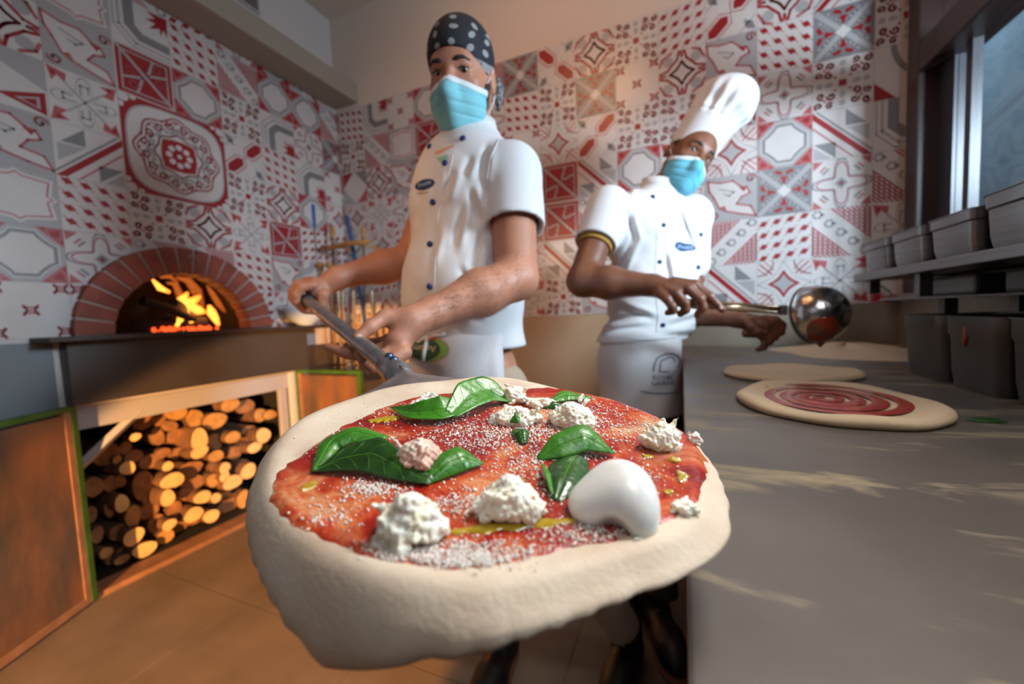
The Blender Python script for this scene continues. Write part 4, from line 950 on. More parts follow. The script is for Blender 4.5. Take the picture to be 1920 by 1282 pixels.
# ------------------------------------------------------------------ pizza on its peel
# plane of the peel in view space: height below the axis y = -PA - ... rising away from the camera
PD, PY, PS = 0.332, -0.0767, 0.208
def pl(px, py, up=0.0):
    """point on the (slightly rising) plane of the pizza seen at a pixel; up lifts it along the plane's normal"""
    v = np.array([px-960.0, 641.0-py, -FPX])/FPX; n = _n((0, 1, PS))      # plane: y - PY = PS*(depth-PD), depth=-z
    t = (PY-PS*PD)/(v[1]-PS*1.0); c = v*t
    return CAM+RM@(c+n*up)
PN = RM@_n((0, 1, PS))            # plane normal in the room
def interp_closed(pts, N, smooth=1):
    pts = np.array(pts, float); q = np.vstack([pts, pts[:1]]); d = np.r_[0, np.cumsum(np.linalg.norm(np.diff(q, axis=0), axis=1))]
    t = np.linspace(0, d[-1], N, endpoint=False); r = np.stack([np.interp(t, d, q[:, i]) for i in range(q.shape[1])], 1)
    for _ in range(smooth): r = (np.roll(r, 1, 0)+2*r+np.roll(r, -1, 0))/4
    return r
crest_px = [(900,706),(960,708),(1020,719),(1083,735),(1155,752),(1236,785),(1290,815),(1325,860),(1342,915),(1345,965),(1325,1000),(1299,1022),(1240,1045),(1179,1063),(1110,1085),(1035,1108),(960,1125),(891,1134),(820,1130),(747,1115),(690,1098),(628,1072),(575,1045),(532,1010),(503,975),(487,935),(482,895),(498,850),(522,816),(560,785),(610,762),(655,747),(700,733),(748,722),(805,716),(855,711)]
O3 = np.array([pl(*p) for p in crest_px])
ctr = O3.mean(0)
# in-plane frame
EX = _n(RM@np.array([1.0, 0, 0])); EY = np.cross(PN, EX)
uv = np.stack([(O3-ctr)@EX, (O3-ctr)@EY], 1)
NT = 220
ring = interp_closed(uv, NT, 3)
ang = np.unwrap(np.arctan2(ring[:, 1], ring[:, 0])); 
nf = noise_field(3, 14, 60, 260); nf2 = noise_field(5, 10, 15, 60)
def hbase(x, y):
    p = np.array([[x, y, 0.3]]); return 0.0005*nf(p)[0]+0.0026*nf2(p)[0]
pizza = empty('pizza', tuple(ctr), 'large raw pizza with tomato sauce and cheese resting on a peel in the foreground', 'pizza')
# how far the soft dough hangs over the edge of the peel, by direction (0 = right, 90 = away from the camera)
def hang(a):
    a = math.degrees(a) % 360
    T = [(0, 0.009), (60, 0.008), (90, 0.008), (140, 0.010), (170, 0.015), (200, 0.023), (215, 0.028), (230, 0.038), (243, 0.049), (255, 0.036), (268, 0.021), (285, 0.012), (300, 0.008), (315, 0.0065), (335, 0.0065), (360, 0.009)]
    for (a0, h0), (a1, h1) in zip(T[:-1], T[1:]):
        if a0 <= a <= a1: return h0+(h1-h0)*(a-a0)/(a1-a0)
vs = []
fr = [0.0, .08, .16, .24, .32, .4, .48, .55, .62, .68, .73, .78, .83, .87, .91, .945, .975, 1.0]
for f in fr:
    for j in range(NT):
        x, y = ring[j]*f; h = hbase(x, y)+0.0035*math.exp(-((f-0.93)/0.06)**2)-0.0035*max(0, (f-0.95)/0.05)**2
        vs.append(ctr+EX*x+EY*y+PN*h)
nr = len(fr)
side = [(0.004, -0.18), (0.0065, -0.38), (0.0075, -0.6), (0.0065, -0.82), (0.003, -0.96), (-0.004, -1.0), (-0.014, -0.92), (-0.022, -0.6)]
for o_, z_ in side:
    for j in range(NT):
        d = _n(ring[j]); a = math.atan2(ring[j][1], ring[j][0]); H = hang(a)
        H *= 1+0.03*math.sin(7*a+1)+0.02*math.sin(17*a+2)
        fold = 0.0008*math.sin(41*a+5*math.sin(5*a))*min(1, -z_*1.3)
        x, y = ring[j]+d*(o_+fold+0.10*H*(-z_)); vs.append(ctr+EX*x+EY*y+PN*(hbase(x, y)*(1+z_)-0.0035+z_*H))
tot = nr+len(side)
# underside
for f in (0.8, 0.0):
    for j in range(NT): x, y = ring[j]*f; vs.append(ctr+EX*x+EY*y+PN*(-0.0055))
tot += 2
k = MB(); k.add(vs, [(i*NT+j, i*NT+(j+1) % NT, (i+1)*NT+(j+1) % NT, (i+1)*NT+j) for i in range(tot-1) for j in range(NT)])
DOUGH = mat('raw_dough', (0.68, 0.56, 0.43), 0.62, sss=0.10, bump=0.16, bscale=260, var=0.14, vscale=22, color2=(0.58, 0.44, 0.32))
dough = k.build('dough', DOUGH, pizza, smooth=True)
bm = bmesh.new(); bm.from_mesh(dough.data); bmesh.ops.remove_doubles(bm, verts=bm.verts, dist=1e-5); bmesh.ops.recalc_face_normals(bm, faces=bm.faces); bm.to_mesh(dough.data); bm.free()
DBV = bvh_of(dough)
def onp(px, py, up=0.0):
    h, n = hit(DBV, px, py)
    if h is None: h = pl(px, py)
    return h+PN*up
# sauce
sauce_px = [(700,771),(652,793),(604,824),(560,855),(532,881),(513,910),(510,940),(524,967),(552,992),(590,1015),(630,1036),(676,1052),(740,1068),(819,1076),(890,1070),(939,1060),(1000,1046),(1059,1030),(1120,1021),(1179,1009),(1215,1000),(1251,985),(1290,962),(1312,938),(1322,908),(1326,881),(1322,855),(1308,832),(1275,806),(1236,788),(1195,768),(1155,755),(1115,744),(1083,738),(1035,731),(987,728),(940,731),(891,734),(845,737),(795,743),(770,748),(747,754),(722,762)]
S3 = np.array([pl(*p) for p in sauce_px]); suv = np.stack([(S3-ctr)@EX, (S3-ctr)@EY], 1); sring = interp_closed(suv, 260, 1)
sr = np.random.RandomState(2); jit = np.convolve(np.r_[sr.normal(size=260), np.zeros(0)], [0.25, 0.5, 0.25], 'same')*0.0016
for j in range(260): sring[j] += _n(sring[j])*jit[j]
vs = []; sc_ = sring.mean(0); nfs = noise_field(9, 16, 60, 320)
fl = [0, .06, .12, .18, .24, .3, .36, .42, .48, .54, .6, .65, .7, .75, .8, .84, .88, .92, .95, .975, 1.0]
for f in fl:
    for j in range(260):
        x, y = sc_+(sring[j]-sc_)*f; base = ctr+EX*x+EY*y
        h = DBV.ray_cast(Vector(base+PN*0.05), Vector(-PN)); b_ = np.array(h[0]) if h[0] is not None else base
        th = 0.0012+0.0007*nfs(np.array([[x, y, 0]]))[0] if f < 0.99 else -0.0003
        vs.append(b_+PN*(0.0006+max(th, 0.0002) if f < 0.99 else 0.00005))
k = MB(); k.add(vs, [(i*260+j, i*260+(j+1) % 260, (i+1)*260+(j+1) % 260, (i+1)*260+j) for i in range(len(fl)-1) for j in range(260)])
SAUCE = bpy.data.materials.new('pizza_sauce'); SAUCE.use_nodes = True; nt = SAUCE.node_tree; b = nt.nodes['Principled BSDF']
tc = nt.nodes.new('ShaderNodeTexCoord')
def noise(scale, detail=6, rough=0.55, dist=0.0, vec=None):
    n = nt.nodes.new('ShaderNodeTexNoise'); n.inputs['Scale'].default_value = scale; n.inputs['Detail'].default_value = detail; n.inputs['Roughness'].default_value = rough; n.inputs['Distortion'].default_value = dist
    nt.links.new(vec if vec else tc.outputs['Object'], n.inputs['Vector']); return n.outputs[0]
def ramp(src, stops):
    c = nt.nodes.new('ShaderNodeValToRGB'); e = c.color_ramp.elements
    while len(e) < len(stops): e.new(0.5)
    for i, (p, col) in enumerate(stops): e[i].position = p; e[i].color = (*col, 1)
    nt.links.new(src, c.inputs[0]); return c.outputs[0]
r1 = ramp(noise(24, 7, 0.62, 0.7), [(0.32, (0.14, 0.003, 0.003)), (0.44, (0.34, 0.014, 0.006)), (0.52, (0.50, 0.07, 0.018)), (0.60, (0.60, 0.20, 0.075)), (0.70, (0.66, 0.40, 0.23))])
r2 = ramp(noise(13, 4), [(0.44, (0, 0, 0)), (0.60, (1, 1, 1))])
mx = nt.nodes.new('ShaderNodeMixRGB'); nt.links.new(r2, mx.inputs[0]); nt.links.new(r1, mx.inputs[1]); mx.inputs[2].default_value = (0.27, 0.008, 0.006, 1)
m2 = nt.nodes.new('ShaderNodeMath'); m2.operation = 'MULTIPLY'; m2.inputs[1].default_value = 0.8; nt.links.new(r2, m2.inputs[0]); nt.links.new(m2.outputs[0], mx.inputs[0])
nt.links.new(mx.outputs[0], b.inputs['Base Color']); b.inputs['Roughness'].default_value = 0.30; b.inputs['Specular IOR Level'].default_value = 0.35; b.inputs['Coat Weight'].default_value = 0.15; b.inputs['Coat Roughness'].default_value = 0.1
b.inputs['Subsurface Weight'].default_value = 0.1; b.inputs['Subsurface Scale'].default_value = 0.01
bp = nt.nodes.new('ShaderNodeBump'); bp.inputs['Strength'].default_value = 0.55; bp.inputs['Distance'].default_value = 0.003; nt.links.new(noise(150, 5), bp.inputs['Height']); nt.links.new(bp.outputs[0], b.inputs['Normal'])
sauce = k.build('sauce', SAUCE, pizza, smooth=True)
SBV = bvh_of(sauce)
def ontop(px, py, up=0.0):
    h, n = hit(SBV, px, py)
    if h is None: h, n = hit(DBV, px, py)
    if h is None: h = pl(px, py)
    return h+PN*up
# oil puddles
OIL = mat('olive_oil', (0.55, 0.36, 0.02), 0.04, coat=0.6); 
OIL.node_tree.nodes['Principled BSDF'].inputs['Transmission Weight'].default_value = 0.25
def puddle(pts, wpx, label=None):
    k = MB(); 
    vs = []; n = len(pts); m = 8; N = 26
    P3 = np.array([ontop(x, y) for x, y in pts]); d = np.r_[0, np.cumsum(np.linalg.norm(np.diff(P3, axis=0), axis=1))]; t = np.linspace(0, d[-1], N); P3 = np.stack([np.interp(t, d, P3[:, i]) for i in range(3)], 1)
    r_ = random.Random(int(pts[0][0]))
    for i in range(N):
        tan = _n(P3[min(i+1, N-1)]-P3[max(i-1, 0)]); s_ = np.cross(PN, tan); w_ = wpx*math.sqrt(max(0.0, 1-(2*i/(N-1)-1)**2))*(1+0.3*math.sin(i*1.1+r_.random()*0.6))
        for j in range(m+1):
            a = -1+2*j/m; vs.append(P3[i]+s_*w_*a+PN*(0.0013*math.sqrt(max(0, 1-a*a))-0.0003+0.0004))
    k.add(vs, [(i*(m+1)+j, i*(m+1)+j+1, (i+1)*(m+1)+j+1, (i+1)*(m+1)+j) for i in range(N-1) for j in range(m)])
    k.build('oil_puddle', OIL, pizza, smooth=True)
for pts, w_ in ([(838, 1000), (900, 992), (960, 985), (1010, 982), (1085, 976)], 0.0040), ([(1262, 858), (1270, 868)], 0.004), ([(1270, 884), (1283, 892), (1276, 906)], 0.0035), ([(1245, 925), (1262, 922)], 0.003), ([(570, 912), (590, 914)], 0.006), ([(690, 790), (730, 785), (752, 782)], 0.006), ([(1205, 855), (1225, 858)], 0.003), ([(960, 905), (985, 902)], 0.003):
    puddle(pts, w_)
# grated cheese: far too many grains to count
GRAIN = mat('grated_cheese', (0.80, 0.70, 0.62), 0.55, sss=0.2)
gb = []; gfc = []
zones = [((870, 1045), (125, 30), 1500), ((760, 1030), (80, 22), 420), ((900, 815), (110, 40), 1300), ((1010, 800), (90, 30), 900), ((1130, 800), (110, 38), 900), ((1090, 770), (80, 20), 350), ((700, 915), (55, 16), 420), ((880, 945), (70, 25), 450), ((1190, 900), (60, 40), 260), ((1100, 1000), (110, 22), 420), ((620, 965), (60, 30), 150), ((1000, 870), (60, 40), 420), ((1050, 905), (30, 40), 450), ((760, 770), (110, 22), 260), ((920, 850), (330, 110), 700), ((1150, 960), (60, 25), 250), ((640, 830), (90, 30), 180), ((1080, 850), (40, 18), 380)]
gr_ = random.Random(4)
for (cx, cy), (sx, sy), n in zones:
    for _ in range(n):
        px, py = cx+gr_.gauss(0, sx*0.55), cy+gr_.gauss(0, sy*0.55)
        h, nn = hit(SBV, px, py)
        if h is None: 
            if gr_.random() < 0.9: continue
            h, nn = hit(DBV, px, py)
            if h is None: continue
        s_ = 0.00030+0.00075*gr_.random()**2.2; c = h+PN*s_*0.6; o = len(gb)
        q = [np.array([gr_.gauss(0, 1) for _ in range(3)]) for _ in range(3)]; u = _n(q[0]); v = _n(np.cross(u, q[1])); w_ = np.cross(u, v); e = 1+gr_.random()*1.2
        gb += [c+u*s_*e, c+v*s_, c+w_*s_, c-u*s_*e, c-v*s_, c-w_*s_]
        gfc += [(o+a, o+b_, o+c_) for a, b_, c_ in ((0,1,2),(0,2,4),(0,4,5),(0,5,1),(3,2,1),(3,4,2),(3,5,4),(3,1,5))]
me = mesh_from(gb, gfc); g = link('grated_cheese', me, GRAIN, None, smooth=True); setp(g, 'white grated cheese scattered all over the sauced pizza', 'cheese', kind='stuff')
# torn mozzarella and other cheese pieces
CURD = mat('mozzarella', (0.88, 0.86, 0.79), 0.42, sss=0.3, bump=0.5, bscale=420, coat=0.12, color2=(0.84, 0.77, 0.58), vscale=110)
CURDP = mat('sauce_stained_mozzarella', (0.74, 0.62, 0.52), 0.42, sss=0.3, bump=0.35, bscale=260, color2=(0.70, 0.42, 0.32), vscale=60)
def curd(label, px, py, wpx, hpx, seed, n=26,  shred=5, m=CURD, h=0.0007, depthf=0.8, h0=0.0, amp=0.0012):
    """a lump of torn cheese: base centre at (px,py), about wpx wide and hpx tall on the photo"""
    r = random.Random(seed); b0 = ontop(px, py); d = -((b0-CAM)@RM[:, 2]) if False else float(-(RM.T@(b0-CAM))[2])
    w_ = wpx/FPX*d/2; hh = hpx/FPX*d
    F = Field(b0-PN*0.004-np.array([w_*1.5]*3)-0.004, b0+np.array([w_*1.5]*3)+np.array([0, 0, hh*1.1]), h)
    for i in range(int(n*2.2)):
        a = r.random()*6.283; q = r.random()**0.6; x, y = w_*0.84*q*math.cos(a), w_*0.78*depthf*q*math.sin(a)
        z = hh*(0.06+0.80*r.random()*(1-q*0.75)); s_ = w_*(0.08+0.15*r.random()**1.5)
        c = b0+EX*x+EY*y+PN*z
        Q = np.array([_n([r.gauss(0, 1) for _ in range(3)])]); u = Q[0]; v = _n(np.cross(u, [0.3, 0.2, 0.9])); ww = np.cross(u, v)
        F.ell(c, (s_*1.25, s_, s_*0.8), np.array([u, v, ww]), k=w_*0.05)
    F.ell(b0+PN*hh*0.28, (w_*0.66, w_*0.62*depthf, hh*0.42), np.array([EX, EY, PN]), k=w_*0.25)
    for i in range(min(shred, 3)):
        a = r.random()*6.283; x, y = w_*0.6*math.cos(a), w_*0.6*depthf*math.sin(a); c = b0+EX*x+EY*y+PN*hh*(0.4+0.4*r.random())
        t = c+EX*x*0.6+EY*y*0.5+PN*hh*0.35*r.random(); F.cone(c, c+(t-c)*0.6, w_*0.09, w_*0.035, k=w_*0.06)
    nfz = noise_field(seed, 14, 2.2/w_, 9/w_)
    F.disp(lambda p: amp*nfz(p), 0.006)
    F.disp(lambda p: -0.0008*np.abs(noise_field(seed+50, 8, 8/w_, 22/w_)(p)), 0.006)
    nh = noise_field(seed+90, 12, 1100, 2300); F.disp(lambda p: 0.0009*nh(p)*2.0, 0.005)
    o = F.build('mozzarella_piece', m, None, smooth=1); setp(o, label, 'cheese', 'torn cheese pieces on the pizza'); return o
curd('tall ragged cheese lump at the front left of the pizza', 768, 1003, 148, 100, 11, 40, 9)
curd('ragged crumbly cheese lump in the middle of the pizza front', 955, 962, 145, 88, 12, 38, 9)
curd('beige sauce stained cheese lump resting against the big twisted basil leaf', 785, 880, 112, 82, 13, 26, 4, CURDP, amp=0.0008)
curd('small oily cheese lump at the back left, behind the long basil leaf', 812, 768, 88, 34, 14, 26, 4)
curd('cheese lump at the far edge, right of the long basil leaf', 965, 752, 62, 38, 15, 14, 4)
curd('flat white cheese strip in the back centre of the pizza', 968, 790, 108, 28, 16, 22, 3, depthf=0.5)
curd('folded cheese lump at the back right dotted with yellow oil', 1072, 794, 100, 52, 17, 26, 5)
curd('torn cheese lump near the right rim, farthest right of the large ones', 1240, 836, 92, 58, 18, 24, 5)
curd('small crumb of cheese on the very right rim of the sauce', 1302, 832, 34, 32, 19, 12, 4, h=0.0006)
curd('small white shred of cheese at the right, below the smooth chunk', 1283, 958, 62, 28, 20, 14, 5)
curd('thin cheese strip right of the far edge lump', 1012, 760, 70, 16, 21, 12, 2, depthf=0.5)
# smooth torn chunk with a flat cut face
b0 = ontop(1142, 955); d = float(-(RM.T@(b0-CAM))[2]); w_ = 76/FPX*d; hh = 112/FPX*d
F = Field(b0-0.035, b0+0.045, 0.0009)
AXC = np.array([EX, EY, PN])
F.ell(b0+PN*hh*0.30+EX*w_*0.12, (w_*0.86, w_*0.75, hh*0.58), AXC, k=0.0)
F.ell(b0+PN*hh*0.20+EX*w_*0.50-EY*0.008, (w_*0.50, w_*0.50, hh*0.45), AXC, k=0.012)
F.ell(b0+PN*hh*0.13-EX*w_*0.50-EY*0.002, (w_*0.50, w_*0.50, hh*0.26), AXC, k=0.010)
F.halfspace(b0+PN*hh*0.62-EX*w_*0.50, _n(PN*0.80-EX*0.62-EY*0.15), k=0.006)
F.ell(b0+PN*hh*0.06+EX*w_*0.42-EY*0.013, (w_*0.42, w_*0.40, hh*0.28), AXC, k=0.014)
F.ell(b0-PN*hh*0.10-EX*w_*0.12-EY*0.021, (w_*0.34, 0.009, hh*0.30), AXC, k=0.008, op='sub')
nfz = noise_field(77, 9, 60, 190); F.disp(lambda p: 0.0028*nfz(p), 0.006)
setp(F.build('mozzarella_piece', mat('smooth_mozzarella', (0.84, 0.84, 0.81), 0.25, sss=0.35, bump=0.12, bscale=120, coat=0.4), None, smooth=3), 'big smooth glossy white mozzarella chunk on the right of the pizza', 'cheese', 'torn cheese pieces on the pizza')
# basil
BAS = mat('basil_green', (0.050, 0.22, 0.010), 0.36, bump=0.25, bscale=120, color2=(0.025, 0.13, 0.008), vscale=30, coat=0.12)
BASD = mat('dark_basil_green', (0.022, 0.09, 0.010), 0.32, bump=0.25, bscale=120, color2=(0.012, 0.045, 0.008), vscale=40, coat=0.4)
VEIN = mat('basil_vein', (0.07, 0.24, 0.022), 0.35)
def leaf(label, spine, widths, tilt, cup, m, fold=0.0, wave=0.0, vein=True, th=0.0006):
    """spine: (px, py, lift) points along the midrib; widths: half widths in m; tilt: blade roll in degrees per point"""
    S = np.array([ontop(x, y, u) for x, y, u in spine]); n = 28; m2 = 12
    d = np.r_[0, np.cumsum(np.linalg.norm(np.diff(S, axis=0), axis=1))]; t = np.linspace(0, d[-1], n)
    S = np.stack([np.interp(t, d, S[:, i]) for i in range(3)], 1)
    for _ in range(3): S[1:-1] = (S[:-2]+2*S[1:-1]+S[2:])/4
    W = np.interp(t, d, widths); TL_ = np.radians(np.interp(t, d, tilt))*0.66; vs = []; nr_ = []
    for i in range(n):
        tan = _n(S[min(i+1, n-1)]-S[max(i-1, 0)]); s0 = _n(np.cross(tan, PN)); u0 = _n(np.cross(s0, tan))
        c, s_ = math.cos(TL_[i]), -math.sin(TL_[i]); lift = PN*W[i]*abs(s_)*0.75; sd = s0*c+u0*s_; up = u0*c-s0*s_
        for j in range(m2+1):
            a = -1+2*j/m2
            z = cup*W[i]*(a*a)+wave*W[i]*math.sin(i*0.9+a*2)*abs(a)-0.0006*math.exp(-(a/0.12)**2)+0.00020*math.cos(i*2.2+abs(a)*5)*(abs(a) > 0.1)
            vs.append(S[i]+lift+sd*W[i]*a+up*z); nr_.append(up)
    K = len(vs); vs2 = [v-n_*th for v, n_ in zip(vs, nr_)]; k = MB(); f = [(i*(m2+1)+j, i*(m2+1)+j+1, (i+1)*(m2+1)+j+1, (i+1)*(m2+1)+j) for i in range(n-1) for j in range(m2)]
    bd = [(0*(m2+1)+j) for j in range(m2+1)]+[(i*(m2+1)+m2) for i in range(1, n)]+[((n-1)*(m2+1)+j) for j in range(m2-1, -1, -1)]+[(i*(m2+1)) for i in range(n-2, 0, -1)]
    k.add(vs+vs2, f+[tuple(K+q for q in g_[::-1]) for g_ in f]+[(bd[i], bd[(i+1) % len(bd)], K+bd[(i+1) % len(bd)], K+bd[i]) for i in range(len(bd))])
    o = k.build('basil_leaf', m, smooth=True); setp(o, label, 'basil leaf', 'basil leaves on the pizza')
    if vein:
        k = MB(); mid = [np.array(vs[i*(m2+1)+m2//2])+nr_[i*(m2+1)]*0.0002 for i in range(n)]; k.tube(mid, [0.00035*(1-i/n)+0.00015 for i in range(n)], 6)
        for i in range(3, n-4, 4):
            for sd_ in (-1, 1):
                q = [np.array(vs[(i+e)*(m2+1)+m2//2+sd_*int(m2*0.45*e/3)])+nr_[(i+e)*(m2+1)]*0.0001 for e in range(4) if i+e < n]; k.tube(q, 0.00016, 5)
        k.build('midrib', VEIN, o, smooth=True)
    return o
leaf('long pointed basil leaf at the back, left part, tip pointing left', [(733, 769, 0.003), (775, 788, 0.005), (830, 790, 0.007), (880, 772, 0.008)], [0.0005, 0.009, 0.013, 0.005], [40, 52, 52, 45], 0.15, BAS)
leaf('long curved basil leaf at the back, right part of the pair', [(845, 792, 0.006), (880, 770, 0.010), (915, 757, 0.010), (962, 758, 0.003)], [0.006, 0.016, 0.016, 0.001], [35, 48, 48, 30], 0.1, BAS)
leaf('broad glossy basil leaf at the left, its edge curling up over the others', [(588, 890, 0.003), (622, 850, 0.010), (665, 838, 0.013), (725, 842, 0.008)], [0.002, 0.009, 0.010, 0.005], [-10, 15, 20, 20], -0.4, BAS)
leaf('large dark twisted basil leaf on the left front of the pizza', [(586, 888, 0.002), (640, 882, 0.006), (700, 882, 0.008), (760, 900, 0.005), (810, 910, 0.003)], [0.001, 0.009, 0.0135, 0.008, 0.003], [20, 45, 50, 40, 30], -0.1, BASD)
leaf('shiny right end of the twisted basil leaf, tip towards the middle cheese lump', [(795, 908, 0.002), (835, 893, 0.006), (868, 880, 0.007), (907, 875, 0.003)], [0.003, 0.0085, 0.010, 0.001], [25, 50, 45, 20], -0.3, BAS)
leaf('small basil tip peeking behind the broad leaf at the left', [(635, 832, 0.001), (655, 822, 0.004), (678, 818, 0.003)], [0.001, 0.006, 0.002], [30, 35, 30], -0.3, BAS)
leaf('arched basil leaf behind the smooth mozzarella chunk', [(1008, 862, 0.001), (1045, 856, 0.006), (1095, 848, 0.010), (1152, 856, 0.003)], [0.002, 0.010, 0.012, 0.001], [30, 42, 45, 30], -0.2, BAS)
leaf('dark basil leaf hanging forward under grated cheese left of the mozzarella chunk', [(1080, 862, 0.004), (1068, 885, 0.006), (1055, 915, 0.005), (1043, 940, 0.001)], [0.009, 0.014, 0.011, 0.003], [0, -5, -10, 0], -0.3, BASD)
leaf('narrow upright basil leaf edge left of the grated cheese patch', [(1016, 880, 0.004), (1024, 905, 0.006), (1035, 935, 0.003)], [0.001, 0.003, 0.001], [-50, -60, -50], 0.3, BAS, vein=False)
leaf('small curled basil sprig in the centre of the pizza', [(950, 798, 0.004), (968, 800, 0.008), (985, 795, 0.004)], [0.001, 0.006, 0.002], [40, 50, 30], -0.5, BAS)
leaf('small folded basil leaf below the centre sprig', [(962, 812, 0.003), (975, 822, 0.006), (982, 835, 0.002)], [0.003, 0.007, 0.003], [20, 25, 10], -0.5, BASD)
leaf('basil leaf partly hidden at the back right behind the folded cheese', [(1030, 758, 0.003), (1060, 752, 0.006), (1108, 752, 0.004)], [0.002, 0.009, 0.002], [20, 25, 20], -0.2, BAS)
leaf('small dark basil leaf under the cheese strip at the back right', [(1015, 766, 0.001), (1040, 765, 0.003), (1062, 762, 0.001)], [0.001, 0.006, 0.001], [30, 30, 30], -0.2, BASD)
# stray scrap of basil on the worktop
c = onz(1850, 790, ZT); k = MB(); n = 14
k.add([(c[0]+0.022*math.cos(6.283*j/n)*s_, c[1]+0.010*math.sin(6.283*j/n)*s_, ZT+0.0012+z_) for s_, z_ in ((0.0, 0.002), (0.6, 0.0035), (1, 0.0)) for j in range(n)], [(i*n+j, i*n+(j+1) % n, (i+1)*n+(j+1) % n, (i+1)*n+j) for i in range(2) for j in range(n)])
setp(k.build('basil_scrap', BASD, smooth=True), 'small basil scrap lying on the worktop right of the sauced dough', 'basil leaf')

# ------------------------------------------------------------------ peel
GA = P(578, 565, 1.0); GB = P(742, 697, 0.56)
peel = empty('pizza_peel', tuple(GB), 'aluminium pizza peel with tubular handle held by the chef in the black bandana', 'peel')
k = MB(); dirn = _n(GB-GA); k.tube([GA-dirn*0.02, GA, GB+dirn*0.01], [0.0125, 0.0132, 0.0138], 24, cap=True); k.build('shaft', ALU, peel, auto=40)
k = MB(); k.lathe([(0, 0), (0.0143, 0), (0.0155, 0.004), (0.0155, 0.022), (0.013, 0.026), (0, 0.026)], GA-dirn*0.026, axis=dirn, n=24); k.build('end_cap', mat('dark_cap', (0.02, 0.025, 0.05), 0.5), peel, smooth=True)
# blade: thin plate under the dough with a raised spine and pointed shoulders towards the socket
bl = [pl(*p) for p in ((655, 752), (700, 731), (742, 712), (800, 706), (850, 708), (905, 713))]
half = [ctr+(q-ctr)*0.90 for q in O3]
out2 = []
for j in range(0, NT, 5): out2.append(ring[j]*0.86)
pts2 = [ctr+EX*x+EY*y-PN*0.0075 for x, y in out2]
k = MB(); k.prism(pts2, -PN*0.0012); k.build('blade', ALU, peel)
tip = GB+dirn*0.012
sh_l = [pl(628, 764, -0.0075), pl(905, 716, -0.0075)]
k = MB()
# shoulder plate: from the socket flare to the dough
nS = 14; rows_ = []
for i in range(nS+1):
    t = i/nS; L_ = tip*(1-t)+pl(628, 764, 0.001)*t; R_ = tip*(1-t)+pl(930, 712, 0.0015)*t
    # flare curve: the near part is narrow and raised like a cone
    wl = t**0.9; mid = tip*(1-t)+pl(800, 745, -0.004)*t
    row = []
    for j in range(17):
        a = -1+2*j/16; side_ = L_ if a < 0 else R_
        base = mid+(side_-mid)*abs(a); r0 = 0.0155*(1-t)**1.5
        off = (_n(np.cross(dirn, PN))*a*r0*1.0); hump = PN*(0.017*(1-t)**1.3*math.sqrt(max(0, 1-a*a))*1.0+0.006*math.exp(-(a/0.35)**2)*(1-t)*t*2)
        row.append(base+off+hump)
    rows_.append(row)
vs = [q for r_ in rows_ for q in r_]; N_ = 17
vs += [q-PN*0.0012 for q in vs]; K_ = (nS+1)*N_
f = [(i*N_+j, i*N_+j+1, (i+1)*N_+j+1, (i+1)*N_+j) for i in range(nS) for j in range(N_-1)]
k.add(vs, f+[tuple(K_+q for q in g_[::-1]) for g_ in f]+[(j, j+1, K_+j+1, K_+j) for j in range(N_-1)]+[(i*N_, (i+1)*N_, K_+(i+1)*N_, K_+i*N_) for i in range(nS)]+[(i*N_+16, (i+1)*N_+16, K_+(i+1)*N_+16, K_+i*N_+16) for i in range(nS)])
k.build('shoulder', ALU, peel, smooth=True)
k = MB(); k.lathe([(0.0140, -0.038), (0.0172, -0.034), (0.0182, -0.005), (0.020, 0.012), (0.016, 0.03), (0.006, 0.046), (0, 0.048)], GB, axis=dirn, n=28); k.build('socket', ALU, peel, smooth=True)
pu = _n(PN-dirn*np.dot(PN, dirn))
for s_ in (-0.024, -0.006):
    k = MB(); k.lathe([(0.0065, -0.001), (0.0062, 0.0012), (0.0045, 0.0028), (0, 0.0034)], GB+dirn*s_+pu*0.0176-np.cross(dirn, pu)*0.0, axis=pu, n=16); k.build('rivet', mat('blued_rivet', (0.10, 0.16, 0.28), 0.25, 0.9) if s_ < -0.01 else bpy.data.materials['blued_rivet'], peel, smooth=True)
